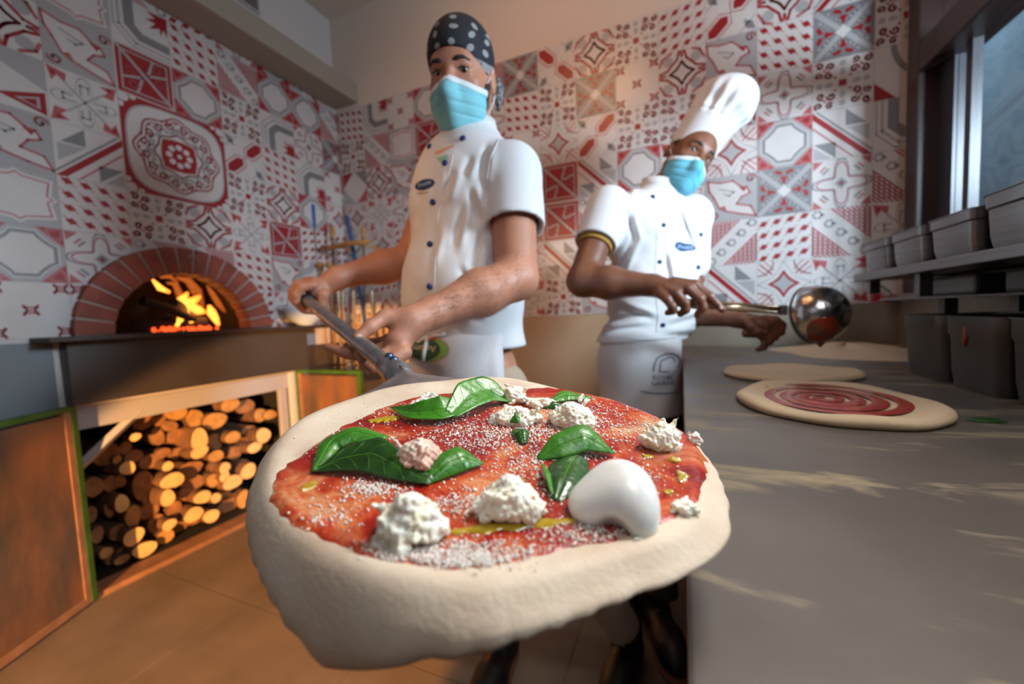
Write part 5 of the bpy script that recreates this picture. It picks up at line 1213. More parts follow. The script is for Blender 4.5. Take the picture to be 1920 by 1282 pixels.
# ------------------------------------------------------------------ people
def camdir(x, y, z): return _n(RM@np.array([x, y, z], float))       # view-space direction -> room
def frame(fwd, up):
    f = _n(fwd); u = _n(np.array(up)-f*np.dot(up, f)); r = np.cross(f, u); return r, f, u     # his right->(-r)...
def head(F, c, f, up):
    """adds a head to the body's skin; returns a function local->room (x to the image right of a facing viewer, y forward, z up)"""
    f = _n(f); u = _n(np.array(up)-f*np.dot(up, f)); x = np.cross(u, f)      # x: the person's left = image right when facing us
    Rr = np.array([x, f, u]); L = lambda a, b, d: c+x*a+f*b+u*d
    F.ell(L(0, -0.012, 0.035), (0.074, 0.096, 0.090), Rr, 0.01)
    F.ell(L(0, 0.022, -0.015), (0.064, 0.070, 0.085), Rr, 0.03)
    F.cone(L(0, 0.045, -0.075), L(0, 0.060, -0.098), 0.034, 0.022, 0.03)
    F.cone(L(-0.040, 0.01, -0.055), L(0.040, 0.01, -0.055), 0.026, 0.026, 0.03)
    F.cone(L(-0.030, 0.072, 0.020), L(0.030, 0.072, 0.020), 0.015, 0.015, 0.02)      # brow
    F.cone(L(0, 0.086, 0.006), L(0, 0.108, -0.034), 0.007, 0.013, 0.014)              # nose
    for s in (-1, 1):
        F.cone(L(s*0.008, 0.098, -0.036), L(s*0.013, 0.094, -0.038), 0.008, 0.007, 0.006)
        F.ell(L(s*0.043, 0.058, -0.028), (0.020, 0.018, 0.018), Rr, 0.02)             # cheek
        F.ell(L(s*0.032, 0.094, -0.002), (0.017, 0.012, 0.011), Rr, 0.010, 'sub')     # socket
        F.ell(L(s*0.078, -0.008, -0.014), (0.009, 0.018, 0.031), Rr, 0.008)           # ear
        F.ell(L(s*0.088, -0.002, -0.008), (0.006, 0.009, 0.015), Rr, 0.004, 'sub')
        F.cone(L(s*0.019, 0.0820, 0.0085), L(s*0.046, 0.075, 0.0065), 0.0062, 0.0058, 0.006)  # upper lid
        F.cone(L(s*0.020, 0.0830, -0.0105), L(s*0.045, 0.075, -0.0095), 0.0046, 0.0044, 0.006)
    F.cone(L(-0.018, 0.086, -0.067), L(0.018, 0.086, -0.067), 0.006, 0.006, 0.008)
    return L, Rr
def face_parts(par, L, Rr, gaze):
    for s in (-1, 1):
        k = MB(); e = L(s*0.0325, 0.0728, -0.001); k.lathe([(0.0125*math.sin(math.pi*i/14), 0.0125*-math.cos(math.pi*i/14)) for i in range(15)], e, axis=Rr[1], n=20)
        o = k.build('eye', EYEW, par, smooth=True)
        g = _n(gaze-e); k = MB(); k.lathe([(0.0, 0.0131), (0.003, 0.0131), (0.0058, 0.0121), (0.0062, 0.0112)], e, axis=g, n=18); k.build('iris', IRIS, o, smooth=True)
        k = MB(); k.tube([L(s*0.013, 0.0905, 0.0175), L(s*0.024, 0.0905, 0.0215), L(s*0.036, 0.0865, 0.0225), L(s*0.051, 0.0765, 0.016)], [0.0040, 0.0058, 0.0052, 0.002], 10); k.build('eyebrow', HAIR, par, smooth=True)
        k = MB(); k.tube([L(s*0.018, 0.0862, 0.0022), L(s*0.032, 0.0868, 0.0045), L(s*0.047, 0.079, 0.001)], [0.001, 0.0018, 0.0012], 6); k.build('eyelash', HAIR, par, smooth=True)
def mask(par, L, Rr, m, label, dz=0.0):
    L0 = L; L = lambda a, b, d: L0(a, b, d+dz)
    lo = L(0, 0.03, -0.05)-0.15; hi = L(0, 0.03, -0.05)+0.15
    def base(gr):
        F = Field(lo, hi, 0.0022); F.ell(L(0, 0.046, -0.062), (0.071+gr, 0.066+gr, 0.078+gr), Rr, 0, pw=2.0)
        F.cone(L(0, 0.088, -0.008), L(0, 0.116, -0.045), 0.010+gr, 0.015+gr, 0.02); F.cone(L(0, 0.116, -0.045), L(0, 0.090, -0.105), 0.015+gr, 0.02+gr, 0.025)
        F.cone(L(-0.058, 0.04, -0.03), L(0.058, 0.04, -0.03), 0.018+gr, 0.018+gr, 0.02)
        for s in (-1, 1): F.halfspace(L(0, 0, -0.006), Rr[2]+s*Rr[0]*0.42, k=0.002)
        F.halfspace(L(0, 0.012, 0), -Rr[1]+Rr[2]*0.05, k=0.003); F.halfspace(L(0, 0, -0.138), -Rr[2]); return F
    F = base(0.0)
    Cc = L(0, 0, 0)
    def pleat(p):
        q = p-Cc; z = q@Rr[2]+0.25*np.abs(q@Rr[0]); x = q@Rr[0]
        return sum(0.0022*np.exp(-((z-z0)/0.003)**2)*np.clip(np.abs(x)/0.02, 0.2, 1) for z0 in (-0.038, -0.062, -0.086))
    F.disp(pleat, 0.012); nz_ = noise_field(31, 8, 30, 80); F.disp(lambda p: 0.0012*nz_(p), 0.012)
    o = F.build('face_mask', m, par, label=label)
    G = base(0.0012)
    for s in (-1, 1): pass
    G2 = base(0.0012)
    q1 = L(0, 0, -0.020)
    def cutlow(p): return 0
    # keep only the strip just under the top edge
    sl, g = G2._sl(G2.lo, G2.lo+G2.h*G2.n); z = sum((g[i]-q1[i])*Rr[2][i] for i in range(3)); x = sum((g[i]-q1[i])*Rr[0][i] for i in range(3))
    G2.D[sl] = np.maximum(G2.D[sl], -(z+0.42*np.abs(x))/1.08)
    G2.build('mask_edge', MASKW, o, label='white top edge of the mask', smooth=1)
    for s in (-1, 1):
        for a, b in (((0.064, 0.030, -0.032), (0.084, -0.006, 0.014)), ((0.060, 0.018, -0.098), (0.083, -0.010, -0.040))):
            k = MB(); k.tube([L(s*a[0], a[1], a[2]), L(s*(a[0]+b[0])/2*1.03, (a[1]+b[1])/2, (a[2]+b[2])/2), L(s*b[0], b[1], b[2])], 0.0016, 8); k.build('ear_loop', MASKW, o, smooth=True)
    return o
def folds(F, seed, amp, f0, f1, dirs=None, band=0.02):
    nz_ = noise_field(seed, 9, f0, f1); n2 = noise_field(seed+1, 6, f0*0.4, f0)
    F.disp(lambda p: amp*(1-np.abs(nz_(p)+0.6*n2(p))*2.2)*0.8, band)
def crease(F, a, b, w, depth):
    """a soft groove or ridge of cloth between two points"""
    a = np.array(a); b = np.array(b); ab = b-a; L2 = ab@ab
    def fn(p):
        t = np.clip(((p-a)@ab)/L2, 0, 1); d = np.linalg.norm(p-(a+t[:, None]*ab), axis=1); e = np.sin(np.pi*np.clip(t, 0.02, 0.98))
        return depth*e*(np.exp(-(d/w)**2)-0.6*np.exp(-((d-1.6*w)/w)**2))
    F.disp(fn, 0.03)
def crease_px(F, segs, wpx, depth, dmax):
    """cloth wrinkles: soft grooves with a raised fold beside them, on the side of the garment nearer than dmax"""
    def fn(p):
        q = (p-CAM)@RM; d = -q[:, 2]; x = 960+FPX*q[:, 0]/d; y = 641-FPX*q[:, 1]/d; out = np.zeros(len(p))
        for (x0, y0, x1, y1) in segs:
            vx, vy = x1-x0, y1-y0; L2 = vx*vx+vy*vy; t = ((x-x0)*vx+(y-y0)*vy)/L2; tc_ = np.clip(t, 0, 1)
            L_ = L2**0.5; side_ = ((x-x0)*vy-(y-y0)*vx)/L_; dist = np.hypot(x-x0-tc_*vx, y-y0-tc_*vy); e = np.exp(-((t-0.5)/0.42)**4)
            out += depth*e*(np.exp(-(dist/wpx)**2)-0.7*np.exp(-((side_-1.7*wpx)/(1.1*wpx))**2)*(dist < 4*wpx))
        return out*(d < dmax)
    F.disp(fn, 0.03)
def button(par, bv, px, py, m=NAVY, r=0.0074):
    h, n = hit(bv, px, py)
    if h is None: return
    k = MB(); k.lathe([(r*0.7, -0.002), (r, 0.001), (r*0.95, 0.004), (r*0.55, 0.006), (0, 0.0065)], h, axis=n, n=14); k.build('button', m, par, smooth=True)
def seam(par, bv, pts, r=0.0012, m=None, name='seam'):
    q = []
    for (x0, y0), (x1, y1) in zip(pts[:-1], pts[1:]):
        for i in range(6):
            h, n = hit(bv, x0+(x1-x0)*i/6, y0+(y1-y0)*i/6)
            if h is not None: q.append(h+n*r*0.2)
    if len(q) > 2: k = MB(); k.tube(q, r, 6); k.build(name, m or CLOTH, par, smooth=True)
def shoe(par, c, d, L_=0.27, label=None):
    d = _n(np.array([d[0], d[1], 0])); s = np.cross([0, 0, 1.0], d); z = np.array([0, 0, 1.0]); c = np.array([c[0], c[1], 0.0])
    F = Field(c-0.22, c+np.array([0.22, 0.22, 0.2]), 0.004)
    F.cone(c-d*0.07+z*0.045, c+d*0.10+z*0.040, 0.040, 0.046, 0.02); F.cone(c+d*0.06+z*0.045, c+d*0.13+z*0.035, 0.044, 0.036, 0.02); F.cone(c-d*0.06+z*0.05, c-d*0.045+z*0.13, 0.044, 0.045, 0.02)
    F.halfspace(c+z*0.012, -z); o = F.build('shoe', SHOE, par, label=label)
    F = Field(c-0.22, c+np.array([0.22, 0.22, 0.06]), 0.004); F.cone(c-d*0.07+z*0.012, c+d*0.13+z*0.012, 0.043, 0.047, 0.01); F.halfspace(c+z*0.014, z); F.halfspace(c+z*0.001, -z); F.build('sole', SOLE, o)
# ============ first chef: black bandana, holding the peel
c1 = empty('person', (-0.42, 1.0, 0), 'person in white chef jacket, black paisley bandana and blue face mask holding the peel', 'person')
N1 = camdir(-0.66, 0.0, 0.75); S1 = np.cross([0, 0, 1.0], N1)*1.0; S1 = -S1 if np.dot(S1, camdir(1, 0, 0.5)) < 0 else S1
UP = np.array([0, 0, 1.0]); S1 = _n(S1-UP*S1[2]); N1 = _n(N1-UP*N1[2]); R1_ = np.array([S1, N1, UP])
nb = P(888, 262, 1.07); sL = P(960, 322, 0.98); sR = P(828, 330, 1.17); hd = P(866, 148, 1.02)
chest = P(872, 402, 1.07); belly = P(866, 540, 1.065); hips = P(884, 690, 1.09)
eL = P(968, 522, 0.905); wL = P(806, 588, 0.775); eR = P(772, 488, 1.19); wR = P(632, 521, 1.06)
F = Field(np.minimum.reduce([hips, wR, wL, hd])-0.16, np.maximum.reduce([hd+[0, 0, 0.02], sL, sR, eL])+0.14, 0.003)
F.ell(chest, (0.155, 0.10, 0.19), R1_, 0.03); F.ell(belly, (0.14, 0.11, 0.18), R1_, 0.04); F.ell(hips, (0.14, 0.10, 0.10), R1_, 0.04)
F.cone(sR, sL, 0.050, 0.050, 0.03); F.cone(nb-UP*0.02, hd-UP*0.045+N1*0.0, 0.060, 0.056, 0.02)
F.cone(sL, eL, 0.058, 0.047, 0.02); F.cone(eL, eL*0.55+wL*0.45, 0.047, 0.049, 0.02); F.cone(eL*0.55+wL*0.45, wL, 0.049, 0.029, 0.02)
F.cone(sR, eR, 0.056, 0.048, 0.02); F.cone(eR, eR*0.6+wR*0.4, 0.048, 0.046, 0.02); F.cone(eR*0.6+wR*0.4, wR, 0.046, 0.027, 0.02)
fwd1 = _n(0.80*_n(CAM-hd)+0.45*camdir(-0.25, 0, 1.0)); fwd1 = _n(fwd1+camdir(-0.22, 0, 0)*0.9*0.24)
L1, RH1 = head(F, hd, fwd1, camdir(0.02, 1, 0))
# left hand (nearer one): thumb on top of the shaft, fingers under it
F.cone(wL, P(772, 604, 0.748), 0.029, 0.027, 0.018); F.cone(P(772, 604, 0.748), P(748, 640, 0.725), 0.027, 0.024, 0.02); F.cone(P(765, 600, 0.745), P(735, 598, 0.73), 0.022, 0.015, 0.015)
F.chain([P(752, 596, 0.74), P(722, 594, 0.725), P(694, 614, 0.70), P(670, 633, 0.684)], [0.017, 0.0135, 0.0118, 0.0098], 0.008)
F.chain([P(748, 655, 0.720), P(716, 668, 0.70), P(684, 669, 0.70), P(650, 662, 0.705), P(616, 651, 0.712)], [0.017, 0.0115, 0.0105, 0.0098, 0.008], 0.006)
F.chain([P(756, 660, 0.712), P(726, 684, 0.688), P(700, 688, 0.672), P(684, 676, 0.664), P(674, 660, 0.667)], [0.016, 0.0115, 0.0108, 0.010, 0.0085], 0.005)
F.chain([P(745, 642, 0.735), P(712, 656, 0.73), P(680, 656, 0.735), P(652, 648, 0.745)], [0.016, 0.011, 0.010, 0.008], 0.005)
F.chain([P(744, 632, 0.745), P(714, 642, 0.755), P(690, 642, 0.765), P(668, 636, 0.775)], [0.015, 0.010, 0.009, 0.0075], 0.005)
# right hand: fist round the end of the shaft
dS = _n(GB-GA); G0 = GA-dS*0.045; toW = wR-G0; toW = _n(toW-dS*np.dot(toW, dS)); vS = np.cross(dS, toW); vS = vS if np.dot(vS, camdir(-1, 0, 0.2)) > 0 else -vS
pc = G0+toW*0.036-dS*0.005
F.cone(wR, pc+dS*0.012, 0.027, 0.026, 0.02); F.cone(pc-dS*0.022, pc+dS*0.026, 0.022, 0.022, 0.015); F.cone(pc-dS*0.02+vS*0.02, pc+dS*0.026+vS*0.02, 0.018, 0.018, 0.015)
for i in range(4):
    q = G0+dS*(0.038-0.0215*i); rr = 0.0095-0.0007*abs(i-1)
    pts = [q+(toW*math.cos(a)+vS*math.sin(a))*r_ for a, r_ in ((0.6, 0.043), (1.3, 0.036), (2.0, 0.029), (2.7, 0.025), (3.5, 0.0235), (4.2, 0.0235))]
    F.chain(pts, [rr*1.35, rr*1.15, rr*1.08, rr, rr*0.97, rr*0.85], 0.004)
q = G0+dS*0.05
F.chain([q-dS*0.01+(toW*math.cos(a)-vS*math.sin(a))*r_ for a, r_ in ((0.2, 0.04), (0.9, 0.034), (1.6, 0.028), (2.4, 0.025))], [0.015, 0.012, 0.011, 0.009], 0.006)
body1 = F.build('body', SKIN1, c1, smooth=2)
face_parts(c1, L1, RH1, CAM)
mask(c1, L1, RH1, MASK, 'pale blue pleated face mask', -0.004)
B1 = bvh_of(body1)
# short dark hair and beard shadow at the sides
for s in (-1, 1):
    F = Field(L1(s*0.07, 0, -0.04)-0.07, L1(s*0.07, 0, -0.04)+0.07, 0.0025)
    F.cone(L1(s*0.0655, 0.012, -0.028), L1(s*0.058, 0.022, -0.070), 0.0115, 0.0135, 0.01); F.cone(L1(s*0.064, 0.026, -0.035), L1(s*0.056, 0.036, -0.075), 0.010, 0.0125, 0.01); F.cone(L1(s*0.054, 0.036, -0.070), L1(s*0.03, 0.055, -0.098), 0.0135, 0.014, 0.01)
    nz_ = noise_field(8, 8, 300, 700); F.disp(lambda p: 0.0007*nz_(p), 0.01); F.build('beard', HAIR, c1, smooth=1)
# bandana
F = Field(L1(0, -0.02, 0.03)-0.15, L1(0, -0.02, 0.03)+0.15, 0.0025)
F.ell(L1(0, -0.012, 0.040), (0.0835, 0.104, 0.098), RH1, 0)
F.ell(L1(0, -0.085, -0.01), (0.035, 0.04, 0.05), RH1, 0.02)
F.halfspace(L1(0, 0.09, 0.050), -(RH1[2]-RH1[1]*0.80), k=0.003)
nz_ = noise_field(12, 8, 20, 60); F.disp(lambda p: 0.0022*nz_(p), 0.02)
ban = F.build('bandana', BANDANA, c1, label='black bandana with pale paisley print'); BB = bvh_of(ban)
pz = lambda X, Y: (780+X*160/820, 10+Y*250/1282)
els = [(355,112,42,22,0),(360,200,55,28,0.05),(560,205,55,20,0.9),(535,282,40,42,0.6),(340,345,38,42,-0.4),(520,408,42,48,0.6),(185,280,22,45,0.3),(205,390,28,42,0.4),(105,425,16,45,0.1),(680,362,25,42,-0.5),(665,465,28,52,-0.5),(690,305,15,45,-0.7),(205,185,40,12,-0.9)]
for X, Y, a, b, r in els:
    decal('paisley_print', [ellpoly(*pz(X, Y), a*0.82*160/820, b*0.82*160/820, r, 18)], BB, PAISLEY, ban, 0.0008)
decal('printed_border', [[pz(555, 490), pz(640, 540), pz(745, 600), pz(745, 680), pz(690, 660), pz(640, 610), pz(590, 540)]], BB, PAISLEY, ban, 0.0008)
k = MB(); k.tube([L1(0.078, -0.045, 0.00), L1(0.085, -0.035, -0.02), L1(0.084, -0.035, -0.05), L1(0.080, -0.04, -0.075)], [0.010, 0.013, 0.010, 0.004], 10); k.build('bandana_tail', mat('printed_black_cotton', (0.05, 0.055, 0.065), 0.8, color2=(0.25, 0.26, 0.27), vscale=120, sharp=True), ban, smooth=True)
# jacket
hemL = sL*0.33+eL*0.67*1.0; armd = _n(eL-sL); hemL = sL+armd*0.150
F = Field(np.minimum.reduce([hips, belly, sR])-0.24, np.maximum.reduce([nb, sL, sR])+0.14, 0.0045)
F.ell(chest+UP*0.01, (0.180, 0.135, 0.215), R1_, 0.03); F.ell(belly-UP*0.01, (0.178, 0.156, 0.20), R1_, 0.05); F.ell(hips+UP*0.04, (0.170, 0.140, 0.13), R1_, 0.04)
F.cone(sR-UP*0.012, sL-UP*0.012, 0.066, 0.064, 0.05); F.cone(nb-UP*0.035, nb-UP*0.01, 0.088, 0.072, 0.06)

folds(F, 41, 0.0062, 14, 34); folds(F, 45, 0.0026, 40, 80)
crease_px(F, [(914,268,904,335),(904,332,926,402),(934,330,908,388),(884,292,868,334),(868,385,850,470),(902,436,872,560),(928,470,884,596),(822,420,800,505),(792,340,780,425),(852,318,830,372),(968,318,944,392),(996,300,1004,378),(826,556,905,604),(860,500,900,560),(880,350,900,420)], 7, 0.0085, 1.06)
G = Field(F.lo, F.lo+F.h*(F.n-1), 0.0045); G.cone(sL, sL+armd*0.19, 0.072, 0.071, 0.0); folds(G, 47, 0.003, 14, 30); G.halfspace(hemL+armd*0.006, armd+0.25*S1*0); G.cone(hemL-armd*0.03, hemL+armd*0.05, 0.062, 0.064, 0.004, 'sub'); F.merge(G, 0.02)
G = Field(F.lo, F.lo+F.h*(F.n-1), 0.0045); G.cone(sR, sR+_n(eR-sR)*0.19, 0.066, 0.064, 0.0); G.halfspace(sR+_n(eR-sR)*0.12, _n(eR-sR)); F.merge(G, 0.02)
F.halfspace(P(890, 655, 1.0), -UP+0.0*N1)
F.ell(nb+UP*0.075+N1*0.015, (0.066, 0.066, 0.075), R1_, 0.006, 'sub')
jk1 = F.build('jacket', CLOTH, c1, label='white double breasted chef jacket with navy buttons'); J1 = bvh_of(jk1)
# stand-up collar crossing in front
k = MB(); 
cp = [(925, 245), (905, 240), (880, 262), (850, 280), (820, 292), (790, 300)]
vs = []; ncol = 40
for i in range(ncol+1):
    a = math.radians(-200+400*i/ncol)
    q = nb+UP*(0.018)+S1*0.076*math.sin(a)+N1*(0.072*math.cos(a)+0.010); drop = -0.040*max(0, math.cos(a+0.25))+0.006
    vs += [q+UP*(drop-0.035), q*1.0+UP*(drop+0.012)-(S1*math.sin(a)+N1*math.cos(a))*0.006, q+UP*(drop+0.012)-(S1*math.sin(a)+N1*math.cos(a))*0.010, q+UP*(drop-0.035)-(S1*math.sin(a)+N1*math.cos(a))*0.004]
k.add(vs, [(i*4+j, i*4+(j+1) % 4, (i+1)*4+(j+1) % 4, (i+1)*4+j) for i in range(ncol) for j in range(4)]); k.build('collar', CLOTH, jk1, smooth=True)
for px, py in ((868, 260), (806, 275), (835, 306), (773, 328), (812, 379), (751, 394), (806, 458), (748, 465), (806, 537), (750, 533)): button(jk1, J1, px, py)
seam(jk1, J1, [(850, 290), (838, 340), (822, 400), (816, 470), (815, 560), (818, 590)], 0.0011)
seam(jk1, J1, [(935, 262), (918, 300), (912, 350), (908, 400)], 0.0016)
decal('chest_logo', [ellpoly(797, 346, 19, 9.5, -0.30, 30)], J1, NAVY, jk1, 0.0012); decal('chest_logo_ring', [ellpoly(797, 345.2, 16, 7, -0.30, 26)], J1, TEALP, jk1, 0.0016)
decal('chest_logo_text', text_polys('Pivetti', 797, 345, 10.5, -0.30, 0.95, 0.15), J1, LBLUE, jk1, 0.0021)
decal('chest_small_text', text_polys('MOLINI', 793, 362, 4.5, -0.12, 1.5), J1, NAVY, jk1, 0.0012)
decal('collar_stripe', [[(815, 285), (852, 270), (850, 276), (816, 291)]], J1, mat('pale_orange_stripe', (0.7, 0.35, 0.2), 0.8), jk1, 0.001); decal('collar_stripe', [[(818, 297), (838, 290), (842, 297), (828, 306)]], J1, mat('pale_green_stripe', (0.25, 0.5, 0.4), 0.8), jk1, 0.001)
# apron tied at the waist, hanging over the legs
F = Field(np.array([hips[0]-0.30, hips[1]-0.28, 0.42]), np.array([hips[0]+0.30, hips[1]+0.28, hips[2]+0.17]), 0.005)
F.ell(hips+UP*0.045, (0.176, 0.150, 0.14), R1_, 0.03); F.cone(hips-UP*0.02, hips*[1, 1, 0]+np.array([0.02, -0.0, 0.50]), 0.155, 0.175, 0.06)
folds(F, 61, 0.006, 10, 24)
F.halfspace(P(880, 612, 0.95)+UP*0.0, UP-N1*0.12-S1*0.10, k=0.004); F.halfspace(np.array([0, 0, 0.46]), -UP); F.halfspace(hips-N1*0.02-S1*0.0, -N1*1.0+S1*0.35)
F.halfspace(hips+S1*0.150, S1-0.15*N1, k=0.006)
ap1 = F.build('apron', CLOTH2, c1, label='white waist apron with a green oval badge'); A1 = bvh_of(ap1)
seam(ap1, A1, [(765, 618), (800, 625), (850, 618), (900, 605), (950, 597), (990, 590)], 0.004)
oc = (803, 655)
decal('badge_edge', [ellpoly(*oc, 40, 24, 0.02, 40)], A1, TANF, ap1, 0.0012); decal('badge_lime', [ellpoly(oc[0]+1, oc[1], 37, 21.5, 0.02, 40)], A1, LGREEN, ap1, 0.0018); decal('badge_green', [ellpoly(oc[0]-6, oc[1], 29, 20.5, 0.02, 40)], A1, DGREEN, ap1, 0.0024)
decal('badge_text', text_polys('Anom', oc[0]-6, oc[1]-2, 17, math.pi+0.05, 1.05), A1, mat('badge_letters', (0.62, 0.50, 0.42), 0.7), ap1, 0.0030)
decal('badge_ribbon', [[(776, 624), (784, 624), (786, 636), (776, 634)], [(808, 627), (820, 630), (817, 638), (806, 637)]], A1, REDF, ap1, 0.0030)
hA, nA = hit(A1, 801, 632)
if hA is not None:
    k = MB(); q = [hit(A1, x, y)[0] for x, y in ((803, 628), (800, 645), (797, 660), (795, 677))]; q = [p+camdir(0, 0, 1)*0.006 for p in q if p is not None]
    k.tube(q, [0.0045, 0.0055, 0.0055, 0.0055], 8); q2 = [hit(A1, x, y)[0] for x, y in ((778, 632), (786, 641), (797, 634), (806, 628), (826, 630), (836, 625))]; q2 = [p+camdir(0, 0, 1)*0.006 for p in q2 if p is not None]; k.tube(q2, 0.0042, 8)
    k.build('apron_string', CLOTH, ap1, smooth=True)
# trousers and shoes
def leg(par, top, knee, ankle, m, r=(0.080, 0.066, 0.052), name='trouser_leg'):
    F = Field(np.minimum.reduce([top, knee, ankle])-0.12, np.maximum.reduce([top, knee, ankle])+0.12, 0.006)
    F.cone(top, knee, r[0], r[1], 0.02); F.cone(knee, ankle, r[1], r[2], 0.02); folds(F, int(100+ankle[0]*50), 0.006, 20, 50); F.halfspace(ankle, ankle-knee); return F.build(name, m, par)
fA = np.array([-0.50, 0.96, 0.0]); fB = np.array([-0.165, 1.08, 0.0])
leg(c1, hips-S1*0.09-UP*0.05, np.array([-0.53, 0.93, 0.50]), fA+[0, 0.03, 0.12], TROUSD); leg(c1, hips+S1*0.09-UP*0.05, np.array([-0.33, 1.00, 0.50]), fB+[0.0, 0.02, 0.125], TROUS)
shoe(c1, fA, (0.12, -1)); shoe(c1, fB, (-0.05, -1))
# fine dark hairs on the nearer forearm
r_ = random.Random(3); k = MB()
for _ in range(420):
    t = r_.random(); px, py = 985+(812-985)*t+r_.gauss(0, 9), 500+(585-500)*t+r_.gauss(0, 24)
    h, n = hit(B1, px, py)
    if h is None or np.linalg.norm(h-(eL*(1-t)+wL*t)) > 0.09: continue
    d = _n(_n(wL-eL)+np.array([r_.gauss(0, .5) for _ in range(3)])); d = _n(d-n*np.dot(d, n)); k.tube([h, h+d*0.006+n*0.0012, h+d*0.012+n*0.001], [0.00014, 0.00013, 0.00008], 3, cap=False)
k.build('arm_hair', HAIR, c1)['kind'] = 'stuff'
h, n = hit(B1, 671, 634)
if h is not None:
    k = MB(); k.lathe([(0.0062, 0.0), (0.0058, 0.0008), (0, 0.0012)], h+camdir(0.3, 0.2, 0)*0.002, axis=n, n=14); k.build('thumbnail', NAIL, c1, smooth=True)

# ============ second chef: tall white hat, ladle
c2 = empty('person', (-0.10, 1.40, 0), 'person in tall white chef hat, white jacket and bright blue mask holding a ladle', 'person')
N2 = camdir(0.42, 0, 0.9); N2 = _n(N2-UP*N2[2]); S2 = np.cross(UP, N2); S2 = S2 if np.dot(S2, camdir(1, 0, 0)) > 0 else -S2; R2_ = np.array([S2, N2, UP])
nb = P(1232, 352, 1.45); sRr = P(1140, 388, 1.38); sLl = P(1300, 402, 1.50); hd = P(1290, 297, 1.44)
chest = P(1222, 455, 1.45); belly = P(1225, 570, 1.44); hips2 = P(1200, 690, 1.43)
eR2 = P(1092, 527, 1.27); wR2 = P(1225, 535, 1.17); eL2 = P(1292, 590, 1.44); wL2 = P(1385, 598, 1.31)
F = Field(np.minimum.reduce([hips2, sRr, eR2, wR2, wL2])-0.14, np.maximum.reduce([hd+[0, 0, 0.03], sRr, sLl, wL2])+[0.22, 0.14, 0.14], 0.003)
F.ell(chest, (0.15, 0.09, 0.16), R2_, 0.03); F.ell(belly, (0.13, 0.09, 0.16), R2_, 0.04); F.ell(hips2, (0.13, 0.09, 0.10), R2_, 0.04)
F.cone(sRr, sLl, 0.045, 0.045, 0.03); F.cone(nb-UP*0.02, hd-camdir(0.3, 0.95, 0)*0.05, 0.055, 0.050, 0.02)
F.cone(sRr, eR2, 0.054, 0.047, 0.02); F.cone(eR2, eR2*0.6+wR2*0.4, 0.048, 0.049, 0.02); F.cone(eR2*0.6+wR2*0.4, wR2, 0.049, 0.031, 0.02)
F.cone(sLl, eL2, 0.048, 0.042, 0.02); F.cone(eL2, wL2, 0.042, 0.026, 0.02)
L2, RH2 = head(F, hd, camdir(0.12, -0.27, 0.95), camdir(0.50, 0.85, 0.1))
# right hand over the ladle handle
HA = P(1262, 566, 1.135); HB = P(1466, 581, 1.125)
F.cone(wR2, P(1258, 545, 1.148), 0.029, 0.026, 0.018); F.cone(P(1245, 540, 1.15), P(1275, 543, 1.14), 0.027, 0.024, 0.015)
F.chain([P(1266, 532, 1.135), P(1302, 534, 1.118), P(1330, 556, 1.103), P(1354, 580, 1.100)], [0.021, 0.0145, 0.0130, 0.0102], 0.008)
F.chain([P(1262, 538, 1.13), P(1290, 541, 1.108), P(1312, 560, 1.096), P(1318, 576, 1.100), P(1308, 590, 1.112)], [0.0205, 0.0145, 0.0135, 0.0125, 0.0105], 0.005)
F.chain([P(1250, 543, 1.13), P(1268, 550, 1.106), P(1284, 568, 1.098), P(1286, 580, 1.104), P(1276, 588, 1.118)], [0.0195, 0.0140, 0.0130, 0.0120, 0.0100], 0.005)
F.chain([P(1238, 548, 1.135), P(1250, 560, 1.112), P(1260, 574, 1.106), P(1262, 582, 1.113), P(1252, 586, 1.125)], [0.0180, 0.0130, 0.0120, 0.0110, 0.0095], 0.005)
F.chain([P(1248, 552, 1.165), P(1275, 568, 1.165), P(1302, 572, 1.158), P(1322, 572, 1.15)], [0.017, 0.012, 0.011, 0.009], 0.005)
# left hand loosely closed, back of the hand up
F.cone(wL2, P(1408, 604, 1.30), 0.027, 0.026, 0.018); F.ell(P(1424, 610, 1.285), (0.036, 0.026, 0.030), None, 0.02)
for i in range(4):
    bx, by, d0 = 1446-11*i, 597+9*i, 1.268+0.004*i
    F.chain([P(bx-14, by+1, d0+0.016), P(bx+8, by+2, d0), P(bx+21, by+12, d0-0.004), P(bx+19, by+27, d0-0.006), P(bx+8, by+31, d0-0.002)], [0.0145, 0.0125, 0.0115, 0.0105, 0.009], 0.0025)
F.chain([P(1404, 602, 1.275), P(1412, 612, 1.258), P(1422, 622, 1.248), P(1436, 624, 1.243)], [0.015, 0.0125, 0.011, 0.009], 0.004)
body2 = F.build('body', SKIN2, c2, smooth=2); face_parts(c2, L2, RH2, CAM); mask(c2, L2, RH2, MASK2, 'bright blue pleated face mask', -0.010); B2 = bvh_of(body2)
h, n = hit(B2, 1352, 577)
if h is not None: k = MB(); k.lathe([(0.0055, 0.0), (0.005, 0.0008), (0, 0.0012)], h, axis=n, n=14); k.build('fingernail', NAIL, c2, smooth=True)
for s in (-1, 1):
    F = Field(L2(s*0.07, 0, 0)-0.07, L2(s*0.07, 0, 0)+0.07, 0.0025); F.ell(L2(s*0.060, -0.01, 0.022), (0.019, 0.046, 0.036), RH2, 0.01); nz_ = noise_field(8, 8, 300, 700); F.disp(lambda p: 0.0006*nz_(p), 0.01); F.build('hair', HAIR, c2, smooth=1)
